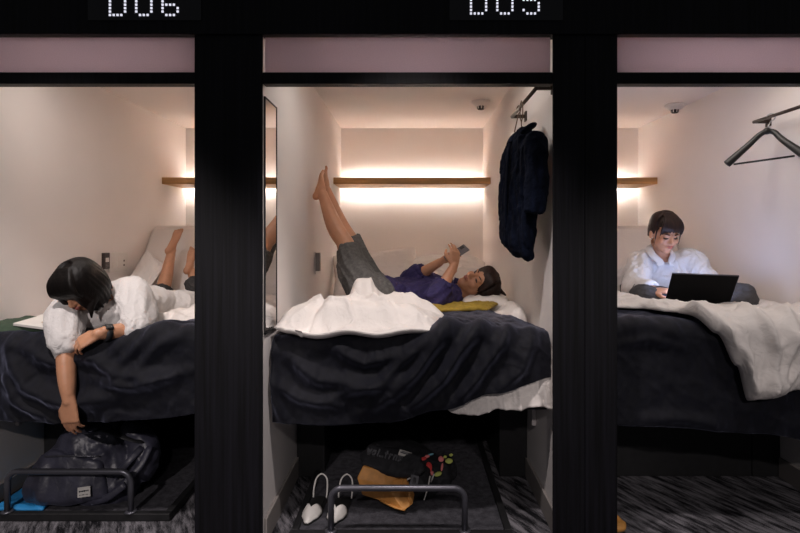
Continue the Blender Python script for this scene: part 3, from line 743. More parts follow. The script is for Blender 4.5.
# backpack held by the woman on the left
def backpack():
    Y0 = 2.42
    r = empty('backpack', (-1.47, Y0, .026), 'slouching navy nylon backpack held by its top loop', 'backpack')
    c = lambda px, py, y=Y0: P(px, py, y)
    def wr(V, Nn): return .010 * ridge(np.stack([V[:, 0] * 9 + V[:, 2] * 7, V[:, 1] * 6, V[:, 2] * 8 - V[:, 0] * 4], 1), 2) + .005 * fbm(V * 26)
    g = G()
    a = np.array([1, 0, 0.])
    g.tube([(-1.50, 2.47, .040), (-1.49, 2.47, .075), (-1.49, 2.475, .15), (-1.485, 2.485, .24), (-1.475, 2.50, .31), (-1.47, 2.51, .345)],
           [(.19, .10), (.225, .125), (.215, .120), (.165, .10), (.115, .075), (.07, .05)], 28, ref=a, sub=5)
    g.rtube([(-1.33, 2.50, .09), (-1.27, 2.50, .16), (-1.27, 2.51, .24), (-1.32, 2.51, .31)], [.065, .075, .06, .04], 14, sub=4)
    g.blob(.008, 4, wr=wr).build('body', M['bag'], r)
    # front pocket
    def wr2(V, Nn): return .006 * ridge(np.stack([V[:, 0] * 12, V[:, 1] * 6, V[:, 2] * 6], 1), 2)
    g = G().tube([(-1.535, 2.372, .048), (-1.535, 2.366, .085), (-1.52, 2.378, .17), (-1.505, 2.395, .235)], [(.17, .035), (.19, .05), (.165, .042), (.125, .03)], 24, ref=a, sub=5)
    g.blob(.008, 4, wr=wr2).build('front_pocket', M['bag'], r)
    G().tube([(-1.63, 2.368, .240), (-1.56, 2.357, .247), (-1.48, 2.357, .247), (-1.39, 2.372, .240)], .0035, 8, sub=4).build('zip', M['steel'], r)
    # label patch
    cl = np.array([-1.425, 2.316, .108]); ux = nrm((.97, .12, .09)); uz = nrm((-.10, .16, 1)); n = nrm(np.cross(ux, uz))
    lp = G().obox(cl, ux * .026, uz * .021, n * .0015).build('label_patch', M['label_white'], r)
    g = G(); o = cl + n * .0022
    if n[1] > 0: o = cl - n * .0022
    for zz, hh, xs in ((.004, .0065, (-.018, -.011, -.004, .003, .010, .017)), (-.011, .0035, (-.017, -.012, -.006, -.001, .005, .011, .016))):
        for i, xx in enumerate(xs):
            g.obox(o + uz * zz + ux * xx, ux * (.0022 if hh > .005 else .0016), uz * hh / 2 * (1, .8, .95)[i % 3], n * .0004)
        if hh > .005: g.obox(o + uz * (zz + .001), ux * .019, uz * .0009, n * .0004)
    g.build('label_print', M['ink'], lp)
    # shoulder straps and side ribs, shiny
    for k, pts in enumerate([[(-1.30, 2.45, .06), (-1.34, 2.40, .12), (-1.28, 2.40, .2), (-1.24, 2.45, .25)], [(-1.36, 2.36, .05), (-1.29, 2.37, .11), (-1.23, 2.41, .18), (-1.21, 2.46, .25)], [(-1.42, 2.36, .045), (-1.34, 2.345, .07), (-1.27, 2.36, .12)]]):
        G().tube(pts, [(.006, .016)] * len(pts), 10, sub=5, ref=(0, -1, .2)).build('strap', M['bag'], r)
    G().tube([(-1.43, 2.45, .335), (-1.36, 2.42, .325), (-1.28, 2.43, .29), (-1.24, 2.46, .27)], [(.004, .012)] * 4, 8, sub=5, ref=(0, -.4, 1)).build('shoulder_strap', M['bag_dark'], r)
    # carry loop reaching up to the hand
    h = P(74, 431, 2.165)
    G().tube([(-1.50, 2.50, .345), (-1.475, 2.33, .372), h + (-.012, .01, -.01), h + (.02, .012, .0), (-1.405, 2.30, .37), (-1.40, 2.47, .335)], [(.004, .011)] * 6, 8, sub=6, ref=(0, -.5, 1)).build('carry_loop', M['bag'], r)
backpack()

# tan and black bag lying on its side
def tote():
    r = empty('tote_bag', P(400, 495, 2.6) * (1, 1, 0) + (0, 0, .026), 'black printed bag with a tan leather base lying behind the rail', 'bag')
    zb = .027
    def wp(px, py, z): # point seen at (px, py) lying at height z
        Y = (H - z) * FPX / (py - CY); return P(px, py, Y)
    # tan base: faceted trapezoid, facing the camera and up
    A = [wp(363, 466, .19), wp(384, 471.5, .175), wp(402, 476, .15), wp(406, 474, .15), wp(413, 504, .06), wp(404, 511, .045), wp(384, 502, .055), wp(362, 495, .075), wp(357, 478, .145)]
    back = np.array([.035, .26, -.015])
    B = [np.array(p) * .9 + np.mean(A, 0) * .1 + back for p in A]; B = [np.array([p[0], p[1], max(p[2], zb + .003)]) for p in B]
    g = G(); m = np.mean(A, 0) + (0, -.012, .010)
    V = [m] + A + B; n = len(A)
    F = [(0, 1 + i, 1 + (i + 1) % n) for i in range(n)] + [(1 + i, 1 + n + i, 1 + n + (i + 1) % n, 1 + (i + 1) % n) for i in range(n)] + [tuple(range(1 + n, 1 + 2 * n))]
    g.add(V, F, False).build('leather_base', M['leather'], r, bevel=.004)
    g = G().tube([wp(380, 500, .06), wp(395, 507.5, .05), wp(405, 510, .047)], .005, 8, sub=3).tube([wp(402, 477, .15), wp(405, 490, .11), wp(411, 503, .065)], .004, 8, sub=3)
    g.build('seam', M['leather'], r)
    # black canvas body, slumped to the right-back
    def wr(V, Nn): return .010 * ridge(V * (10, 9, 12), 2) + .004 * fbm(V * 30)
    g = G()
    g.rtube([wp(383, 474, .12) + (0, .10, 0), wp(405, 466, .11) + (0, .06, 0), wp(428, 472, .10) + (0, .02, 0), wp(443, 468, .085)], [(.13, .085), (.14, .085), (.115, .072), (.065, .055)], 22, ref=(.45, 1, 0), sub=5)
    g.rtube([wp(398, 492, .08) + (.03, .06, 0), wp(420, 486, .085) + (0, .04, 0), wp(438, 476, .08)], [(.07, .06), (.085, .062), (.05, .045)], 18, sub=5)
    g.blob(.008, 4, wr=wr).build('canvas_body', M['tote'], r)
    # canvas flap with the print, facing up and to the camera
    o = wp(370, 455, .225); e = wp(404, 463, .215); ux = nrm(e - o); d = np.linalg.norm(e - o); up = wp(372, 448.5, .245); uy = up - o; uy = nrm(uy - ux * np.dot(uy, ux)); nn = nrm(np.cross(ux, uy))
    G().ell(o + ux * .10 + uy * .004 - nn * .026, (.165, .066, .028), np.stack([ux, uy, nn])).obox(o + ux * .10 + uy * .004 - nn * .020, ux * .13, uy * .050, nn * .014).blob(.006, 10, wr=lambda V, Nn: .004 * crease(V * 14, 2)).build('printed_flap', M['tote'], r)
    g = G(); hh = .027
    LT = {'w': [(0, 1, .2, 0), (.2, 0, .4, .8), (.4, .8, .6, 0), (.6, 0, .8, 1)], 'o': [(0, 0, 0, .9), (0, .9, .55, .9), (.55, .9, .55, 0), (.55, 0, 0, 0)], 'l': [(.1, 0, .1, 1.3)], '.': [(.1, 0, .18, 0)], 't': [(.25, 0, .25, 1.3), (0, .9, .5, .9)], 'r': [(.05, 0, .05, .9), (.05, .7, .5, .9)], 'n': [(0, 0, 0, .9), (0, .9, .55, .9), (.55, .9, .55, 0)], 's': [(0, 0, .5, 0), (.5, 0, .5, .45), (.5, .45, 0, .45), (0, .45, 0, .9), (0, .9, .5, .9)]}
    x = -.015
    for ch in 'wol..trns':
        strokes(g, [tuple(np.array(q) * hh * .8) for q in LT[ch]], o + ux * x + uy * .002 + nn * .0045, ux, uy, .0062, nn, .006); x += (.028 if ch == 'w' else .012 if ch in '.l' else .023)
    g.build('lettering', M['print'], r, label='grey lettering on the flap')
    def patch(px, py, z, w, h, ang, m, nm, t=.003):
        c = wp(px, py, z); n = nrm((0.05, -.62, .78)); uxx = nrm((math.cos(ang), .5 * math.sin(ang), .4 * math.sin(ang))); uxx = nrm(uxx - n * np.dot(uxx, n)); uyy = np.cross(n, uxx)
        return G().obox(c, uxx * w, uyy * h, n * t).build(nm, M[m], r, bevel=.002)
    pb = patch(405, 454, .24, .029, .014, -.45, 'label_white', 'label_patch'); 
    c = wp(405, 454, .24); n = nrm((.05, -.62, .78)); uxx = nrm((math.cos(-.45), .5 * math.sin(-.45), .4 * math.sin(-.45))); uxx = nrm(uxx - n * np.dot(uxx, n)); uyy = np.cross(n, uxx)
    g = G().obox(c + n * .004, uxx * .022, uyy * .003, n * .0008).obox(c + n * .004 + uyy * .007, uxx * .018, uyy * .0016, n * .0008); g.build('label_stripe', M['print'], pb)
    b = patch(414, 483, .16, .017, .034, -.25, 'print', 'buckle'); 
    b2 = patch(414, 483, .168, .006, .024, -.25, 'tote', 'buckle_bar')
    # printed scarf-like pattern at the open end
    for (px, py, w, h, a, m) in [(423, 459, .016, .008, .5, 'red'), (431, 454.5, .012, .004, .35, 'cyan'), (427, 456.5, .012, .007, .5, 'pink'), (429, 467, .013, .022, .1, 'red'), (432, 473, .007, .010, .3, 'pink'), (441, 459, .012, .013, -.2, 'pink'), (445, 457, .008, .006, .3, 'lime'), (449, 461, .016, .012, .2, 'lime'), (451, 455, .009, .006, .4, 'lime'), (438, 474, .017, .009, .55, 'lime'), (442, 467, .005, .018, -.25, 'pink')]:
        c = wp(px, py, .175 - (py - 455) * .0022); n = nrm((.05, -.62, .78)); ux_ = nrm(np.array((math.cos(a), .5 * math.sin(a), .4 * math.sin(a)))); ux_ = nrm(ux_ - n * np.dot(ux_, n))
        V = []
        G().ell(c, (w * 1.15, h * 1.15, .007), np.stack([ux_, np.cross(n, ux_), n])).build('printed_motif', M[m], r)
    for pts in ([wp(430, 476, .13), wp(428, 487, .09), wp(424, 500, .05)], [wp(418, 470, .19), wp(412, 476, .17), wp(407, 480, .155)], [wp(452, 463, .12), wp(454, 470, .08)], [wp(434, 474, .14), wp(431, 482, .10)]):
        G().tube(pts, .0035, 8, sub=4).build('cord', M['label_white'], r)
tote()

# shoes: pointed white flats, toes to the camera
def shoe(tip, heel, label):
    tip = np.array(tip, float); heel = np.array(heel, float); d = nrm(heel - tip); L = np.linalg.norm(heel - tip); s = np.array([d[1], -d[0], 0]); z = np.array([0, 0, 1.])
    r = empty('pointed_flat_shoe', (tip + heel) / 2, label, 'shoe', 'pair of white flat shoes')
    wid = interp([0, .08, .25, .38, .6, .85, 1], [.004, .016, .036, .041, .031, .031, .012])
    ts = np.linspace(0, 1, 24)
    for nm, off, m in (('sole', 0, 'shoe_sole'),):
        Vt = []; n = 24
        for k in ts: w = wid(k) + .003; Vt += [tip + d * k * L - s * w, tip + d * k * L + s * w]
        lo = [v + z * .0 for v in Vt]; hi = [v + z * .008 for v in Vt]
        ring = [hi[2 * i] for i in range(n)] + [hi[2 * i + 1] for i in range(n - 1, -1, -1)]; ring0 = [v - z * .008 for v in ring]
        G().hexa(ring0, ring).build('sole', M[m], r)
        ins = [v * 1 + z * .0016 for v in ring]
    Vt = []
    for k in np.linspace(.3, .985, 16): w = wid(k) - .003; Vt.append((tip + d * k * L - s * w, tip + d * k * L + s * w))
    ring = [a for a, b in Vt] + [b for a, b in Vt[::-1]]
    G().hexa([v + z * .009 for v in ring], [v + z * .0125 for v in ring]).build('insole', M['shoe_sole'], r)
    # vamp: heart-shaped toe with a V-cut, slightly domed
    nu, nv = 21, 16; V = []
    for j in range(nv):
        for i in range(nu):
            q = 2 * i / (nu - 1) - 1                      # across -1..1
            end = .40 + .13 * abs(q) ** .8 - .10 * (1 - abs(q))      # V notch in the middle
            k = .004 + (end - .004) * j / (nv - 1)
            w = wid(k) + .0015; h = .008 + .046 * (k / .45) ** .7 * (1 - abs(q) ** 2.2)
            V.append(tip + d * k * L + s * w * q + z * h)
    G().grid(V, nu, nv).build('vamp', M['shoe_white'], r, solid=.002)
    # slingback strap: tall loop standing at the heel
    h0 = tip + d * L * .97
    pts = [h0 - s * .030 - d * .05 * L + z * .012, h0 - s * .031 + z * .045, h0 - s * .024 + d * .02 + z * .085, h0 + d * .025 + z * .103, h0 + s * .024 + d * .02 + z * .085, h0 + s * .031 + z * .045, h0 + s * .030 - d * .05 * L + z * .012]
    G().tube(pts, [(.0022, .0038)] * 7, 8, sub=5, ref=d).build('heel_strap', M['shoe_white'], r)
shoe((-.437, 2.20, .0245), (-.415, 2.43, .0245), 'white pointed shoe just outside the rail, the one nearer the post')
shoe((-.332, 2.195, .0245), (-.30, 2.425, .0245), 'white pointed shoe standing behind the rail upright')
# wooden clog end by the post
r = empty('wooden_clog', (.84, 2.21, 0), 'tan wooden clog toe peeking out beside the black post', 'clog')
g = G().tube([(.70, 2.21, .022), (.80, 2.21, .022), (.862, 2.21, .022), (.883, 2.212, .020)], [(.045, .020), (.047, .021), (.036, .021), (.012, .014)], 20, ref=(0, 1, 0), sub=4)
g.build('sole', M['clog'], r, bevel=0)
g = G().tube([(.72, 2.235, .035), (.78, 2.235, .062), (.84, 2.232, .052), (.872, 2.225, .030)], [(.030, .010), (.032, .012), (.026, .012), (.01, .008)], 16, ref=(0, 1, 0), sub=4)
g.build('toe_cap', M['clog'], r)
# ------------------------------------------------------------------ people
def frame(fwd, up):
    """rows: right, forward (face), up"""
    f = nrm(fwd); u = np.array(up, float); u = nrm(u - f * np.dot(u, f)); return np.stack([np.cross(f, u), f, u])

def head_prims(g, c, fr, k=1.0):
    def w(x, y, z): return np.array(c) + k * (np.array([x, y, z]) @ fr)
    g.ell(w(0, -.012, .034), (.073 * k, .092 * k, .080 * k), fr, 24, 16)
    g.ell(w(0, .022, -.022), (.061 * k, .068 * k, .082 * k), fr, 24, 16)
    g.ell(w(0, .050, -.080), (.030 * k, .032 * k, .028 * k), fr)
    g.ell(w(0, .030, -.062), (.048 * k, .045 * k, .040 * k), fr)
    for s in (-1, 1):
        g.ell(w(s * .034, .058, -.022), (.026 * k, .026 * k, .026 * k), fr)           # cheek
        g.ell(w(s * .030, .078, .022), (.024 * k, .010 * k, .008 * k), fr)            # brow
        g.ell(w(s * .073, -.008, -.006), (.010 * k, .019 * k, .030 * k), fr)          # ear
        g.ell(w(s * .011, .096, -.024), (.008 * k, .009 * k, .007 * k), fr)           # nostril wing
    g.tube([w(0, .084, .022), w(0, .094, .0), w(0, .106, -.019), w(0, .096, -.029)], [.006 * k, .008 * k, .011 * k, .007 * k], 12, sub=4)
    g.ell(w(0, .086, -.047), (.024 * k, .012 * k, .010 * k), fr)                       # mouth mound
    return w

def face_parts(w, fr, k, body, closed=.5, hairm='hair'):
    for s in (-1, 1):
        g = G()
        pts = [w(s * (.016 + .028 * t), .0845 - .010 * t * t - .002, .002 + .004 * math.sin(math.pi * t) * (1 - 2 * closed) - .003 * math.sin(math.pi * t) * closed) for t in np.linspace(0, 1, 7)]
        g.tube(pts, [.0015 * k, .003 * k, .0042 * k, .0046 * k, .0042 * k, .003 * k, .0012 * k], 8)
        g.build('eye', M['eye'], body)
        pts = [w(s * (.013 + .036 * t), .0895 - .016 * t * t, .021 + .006 * math.sin(math.pi * t * .8)) for t in np.linspace(0, 1, 7)]
        G().tube(pts, [.0015 * k, .003 * k, .0034 * k, .0034 * k, .003 * k, .0022 * k, .001 * k], 8).build('eyebrow', M[hairm], body)
    g = G()
    pts = [w(t * .022, .0985 - .014 * t * t, -.0465 + .002 * abs(t)) for t in np.linspace(-1, 1, 9)]
    g.tube(pts, [.0012 * k, .003 * k, .0042 * k, .0046 * k, .0042 * k, .0046 * k, .0042 * k, .003 * k, .0012 * k], 8)
    pts = [w(t * .017, .0975 - .010 * t * t, -.0545 + .002 * t * t) for t in np.linspace(-1, 1, 7)]
    g.tube(pts, [.001 * k, .0035 * k, .005 * k, .0052 * k, .005 * k, .0035 * k, .001 * k], 8)
    g.build('lips', M['lip'], body)

def hand_prims(g, wrist, fdir, back, thumb_side, curl=(.5, .5, .5, .5), k=1.0, thumb=.5, spread=.06):
    """fdir = finger direction, back = normal of the back of the hand, thumb_side = +1/-1 along cross(fdir, back)"""
    f = nrm(fdir); b = np.array(back, float); b = nrm(b - f * np.dot(b, f)); s = np.cross(f, b) * thumb_side
    wr_ = np.array(wrist, float)
    def q(x, y, z): return wr_ + k * (s * x + f * y + b * z)
    g.tube([q(0, -.035, 0), q(0, -.01, 0), q(0, .02, 0), q(.002, .05, 0), q(.0, .082, .0)], [(.018 * k, .016 * k), (.025 * k, .018 * k), (.032 * k, .016 * k), (.038 * k, .014 * k), (.038 * k, .011 * k)], 16, ref=s, sub=3)
    g.rtube([q(0, -.03, 0), q(0, .04, 0)], [.021 * k, .011 * k], 12)
    for i, (x, L) in enumerate(((.029, .070), (.010, .078), (-.010, .072), (-.028, .056))):
        c = curl[i]; ang = 0.0; p = q(x * .95, .078 - .012 * abs(x + .002) / .03, .0); pts = [q(x * .8, .05, 0), p]; rad = [.009 * k, .0088 * k]
        for seg, tw in ((.45, .8), (.32, 1.15), (.23, .75)):
            ang += c * tw
            d = f * math.cos(ang) - b * math.sin(ang) + s * (x * spread * 10 * .5)
            p = p + k * L * seg * nrm(d); pts.append(p); rad.append((.0082 - .0008 * len(pts) * .6) * k)
        g.rtube(pts, rad, 10)
    t = thumb
    g.rtube([q(.018, .016, -.004), q(.040, .040, -.008 - .010 * t), q(.050, .066, -.014 - .022 * t), q(.046 - .01 * t, .088, -.020 - .032 * t)], [.015 * k, .0125 * k, .0105 * k, .0085 * k], 12)

def foot_prims(g, ankle, toe, sole, k=1.0, big=1):
    """toe = direction heel->toe, sole = outward normal of the sole; big = side of the big toe along cross(toe, sole)"""
    t = nrm(toe); n = np.array(sole, float); n = nrm(n - t * np.dot(n, t)); s = np.cross(t, n) * big; a = np.array(ankle, float)
    def q(x, y, z): return a + k * (s * x + t * y + n * z)
    g.ell(q(0, -.035, .040), (.030 * k, .036 * k, .032 * k), np.stack([s, t, n]))
    g.tube([q(0, -.03, .035), q(0, .03, .030), q(.004, .08, .036), q(.004, .128, .048), q(.004, .150, .052)], [(.028 * k, .032 * k), (.031 * k, .034 * k), (.036 * k, .026 * k), (.041 * k, .018 * k), (.038 * k, .013 * k)], 18, ref=s, sub=4)
    g.tube([q(0, -.01, -.03), q(0, .005, 0), q(0, .04, .012), q(.003, .09, .030)], [.031 * k, .031 * k, .028 * k, .02 * k], 16, sub=3)
    for x, L, r in ((.028, .044, .0125), (.011, .040, .0088), (-.003, .036, .0082), (-.016, .030, .0078), (-.029, .024, .0075)):
        g.rtube([q(x, .140 - .35 * max(0, .012 - x) , .052), q(x * 1.02, .150 + L * .45 - .35 * max(0, .012 - x), .047), q(x * 1.02, .150 + L * .75 - .35 * max(0, .012 - x), .054)], [r * k, r * k, r * .95 * k], 10)

def hair_locks(g, c, fr, locks, k=1.0):
    """each lock: list of head-local points, radius list"""
    for pts, r in locks:
        g.tube([np.array(c) + k * (np.array(p) @ fr) for p in pts], [q * k if np.isscalar(q) else (q[0] * k, q[1] * k) for q in r], 8, sub=4)

def cloth_wr(a, s, dirv, seed=0.):
    """wrinkle field: ridges running mostly along dirv"""
    d = nrm(dirv)
    def f(V, Nn):
        al = V @ d
        Q = V * s - np.outer(al, d) * s * .82
        return a * 1.25 * (crease(Q * .9 + seed, 2) * .9 + .2 * fbm(Q * 2.2 + seed, 2))
    return f

# ================================================================ woman lying on her front, reaching down
def woman_left():
    head = P(80, 287, 2.27); fr = frame((-.10, -.70, -.72), (-.20, -.66, .72)); kk = .84
    neck = np.array([-1.375, 2.40, .955])
    r = None
    sh_r = np.array([-1.50, 2.34, .905]); sh_l = np.array([-1.255, 2.40, .945])
    el_r = P(66, 344, 2.18); wr_r = P(69, 401, 2.12)
    el_l = P(137, 331, 2.26); wr_l = P(98, 334, 2.145)
    hipc = np.array([-1.265, 2.93, .800])
    knA, knB = np.array([-1.565, 3.31, .82]), np.array([-1.325, 3.37, .83])
    anA, anB = P(172, 249, 3.50), P(190, 269, 3.44)
    g = G(); w = head_prims(g, head, fr, kk)
    g.tube([w(0, -.02, -.05), (w(0, -.03, -.10) + neck) / 2, neck], [.055, .05, .058], 16, sub=3)
    a = (1, .0, 0)
    g.tube([neck + (0, -.0, 0), (-1.365, 2.50, .895), (-1.33, 2.68, .85), (-1.28, 2.86, .81), hipc + (0, .1, 0)], [(.10, .07), (.165, .095), (.135, .085), (.155, .095), (.14, .085)], 24, ref=a, sub=4)
    g.rtube([sh_r, el_r, P(67, 378, 2.135), wr_r], [.043, .037, .034, .023], 14, sub=4)
    g.rtube([sh_l, el_l], [.05, .042], 14); g.rtube([el_l, (el_l * .5 + wr_l * .5) + (0, 0, .004), wr_l], [.038, .034, .024], 14, sub=3)
    hand_prims(g, wr_r, (.05, .02, -1), (-.12, -1, -.02), 1, (.28, .32, .36, .42), 1.05, .2, .015)
    hand_prims(g, wr_l, nrm((-.80, -.22, -.42)), (-.30, -.80, .50), 1, (.45, .5, .55, .6), .92, .5)
    for hp, kn, an in ((hipc + (-.085, .04, -.015), knA, anA), (hipc + (.08, .04, -.015), knB, anB)):
        g.rtube([hp, hp * .5 + kn * .5, kn], [.082, .07, .052], 16, sub=3); g.rtube([kn, kn * .6 + an * .4 + (.0, .010, 0), an], [.044, .041, .025], 14, sub=4)
    foot_prims(g, anA, (.28, .42, .86), (.05, -.86, .5), .74, 1)
    foot_prims(g, anB, (.10, .50, .86), (-.05, -.86, .5), .74, -1)
    body = g.blob(.0045, 3).build('person', M['skin'])
    tag(body, 'woman in white shirt lying on her front, reaching down for a backpack', 'person')
    face_parts(w, fr, kk, body, .7)
    # bob hair
    g = G(); C = head
    g.ell(w(0, -.022, .030), (.090 * kk, .106 * kk, .098 * kk), fr, 28, 18)
    locks = []
    for i, th in enumerate(np.linspace(-2.62, 2.62, 60)):        # around the head; 0 = back
        x, y = math.sin(th), -math.cos(th); back = math.cos(th)
        jit = random.uniform(-.006, .006)
        rr = .097 + .004 * math.sin(i * 2.7)
        low = -.085 - .025 * abs(math.sin(th)) + .02 * max(0, back) + .012 * math.sin(i * 1.9) + jit
        fx = 1.0 if abs(th) < 2.1 else .94
        pts = [(x * .03, -.02 + y * .03, .130), (x * .078 * fx, -.018 + y * .092, .085), (x * rr * fx, -.016 + y * (.112), .01), (x * (rr + .005) * fx, -.014 + y * .110, -.045), (x * (rr - .004) * fx, -.008 + y * .102, low)]
        locks.append((pts, [.013, .016, .016, .014, .0055]))
    for i, t in enumerate(np.linspace(-1, 1, 16)):                # fringe
        pts = [(t * .03, -.01, .132), (t * .058, .058, .105), (t * .072, .090, .055), (t * .076, .094 - .012 * abs(t), .012 + .006 * math.sin(i * 2.1))]
        locks.append((pts, [.012, .015, .012, .004]))
    hair_locks(g, C, fr, locks, kk)
    # locks falling forward past the cheeks, pulled by gravity
    for (lx, dx, L) in ((-.088, -.010, .085), (-.080, -.006, .10), (.088, .0, .095), (.080, -.010, .115), (.072, -.012, .12), (.094, .008, .08)):
        p = w(lx, .03, -.03); g.tube([w(lx * .9, .0, .03), p, p + np.array([dx, -.008, -L * .55]), p + np.array([dx * 1.6, .0, -L])], [.014, .016, .013, .004], 8, sub=4)
    g.blob(.0042, 2).build('hair', M['hair'], body)
    # shirt
    g = G()
    g.tube([neck + (.012, -.01, .004), (-1.365, 2.47, .905), (-1.335, 2.62, .875), (-1.29, 2.78, .835), (-1.26, 2.93, .805), (-1.235, 3.07, .79)],
           [(.10, .062), (.175, .105), (.158, .098), (.175, .10), (.195, .105), (.19, .09)], 30, ref=(1, 0, 0), sub=5)
    g.rtube([sh_l + (-.05, .05, 0), sh_l + (0, 0, -.01), sh_l * .45 + el_l * .55 + (.012, 0, 0), el_l + (.004, .0, .004)], [.085, .076, .068, .062], 18, sub=4)
    g.rtube([P(74, 313, 2.36), P(100, 316, 2.385), P(128, 308, 2.42)], [.062, .070, .070], 16, sub=3)
    d = nrm(wr_l - el_l); g.tube([el_l, el_l + d * .045], [.060, .060], 18)
    g.rtube([sh_r + (.05, .04, 0), sh_r + (.005, -.02, -.01), sh_r * .4 + el_r * .6 + (-.004, -.012, .01), el_r + (0, -.008, .006)], [.078, .070, .066, .060], 18, sub=4)
    g.blob(.0075, 4, wr=cloth_wr(.012, 15, (.35, -.7, -.5), 3.)).build('shirt', M['shirt'], body)
    dn = nrm(wr_r - el_r)
    g = G().tube([el_r - dn * .022, el_r + dn * .012], [.058, .054], 20, cap=True); g.blob(.005, 2, wr=cloth_wr(.004, 30, (0, 0, 1))).build('cuff', M['shirt'], body)
    g = G().tube([el_l + d * .032, el_l + d * .062], [.062, .058], 20); g.blob(.005, 2, wr=cloth_wr(.004, 30, (1, 0, 0))).build('cuff', M['shirt'], body)
    # collar: two leaves standing open round the neck
    pts = [w(-.045, .055, -.135), w(-.075, .0, -.115), w(-.03, -.07, -.105), w(.045, -.06, -.105), w(.085, -.0, -.115), w(.06, .06, -.14)]
    g = G().tube(pts, [(.007, .026)] * 6, 10, sub=5); g.blob(.005, 2, wr=cloth_wr(.003, 30, (1, 0, 0))).build('collar', M['shirt'], body)
    # trousers
    g = G()
    g.tube([hipc + (0, -.06, -.005), hipc + (0, .06, -.01), hipc + (-.01, .14, -.02)], [(.165, .098), (.17, .10), (.14, .085)], 24, ref=(1, 0, 0), sub=3)
    for hp, kn, an, cut in ((hipc + (-.085, .04, -.015), knA, anA, .22), (hipc + (.08, .04, -.015), knB, anB, .62)):
        g.rtube([hp, hp * .5 + kn * .5, kn], [.098, .085, .070], 18, sub=3); g.tube([kn, kn * (1 - cut) + an * cut], [.068, .062], 18)
    g.blob(.007, 3, wr=cloth_wr(.008, 18, (-.3, .8, .2), 8.)).build('trousers', M['dark_grey_cloth'], body)
    # watch
    c = wr_l + (el_l - wr_l) * .22; d = nrm(el_l - wr_l); n = nrm(np.array([-.1, -.75, .6]) - d * np.dot((-.1, -.75, .6), d))
    wt = G().tube([c - d * .011, c + d * .011], [.0335, .034], 24).build('watch_strap', M['bag_dark'], body)
    s_ = np.cross(d, n)
    G().obox(c + n * .035, d * .015, s_ * .014, n * .005).build('watch_case', M['black'], wt, bevel=.003)
    G().obox(c + n * .0405, d * .011, s_ * .010, n * .0006).build('watch_face', M['black_gloss'], wt)
woman_left()

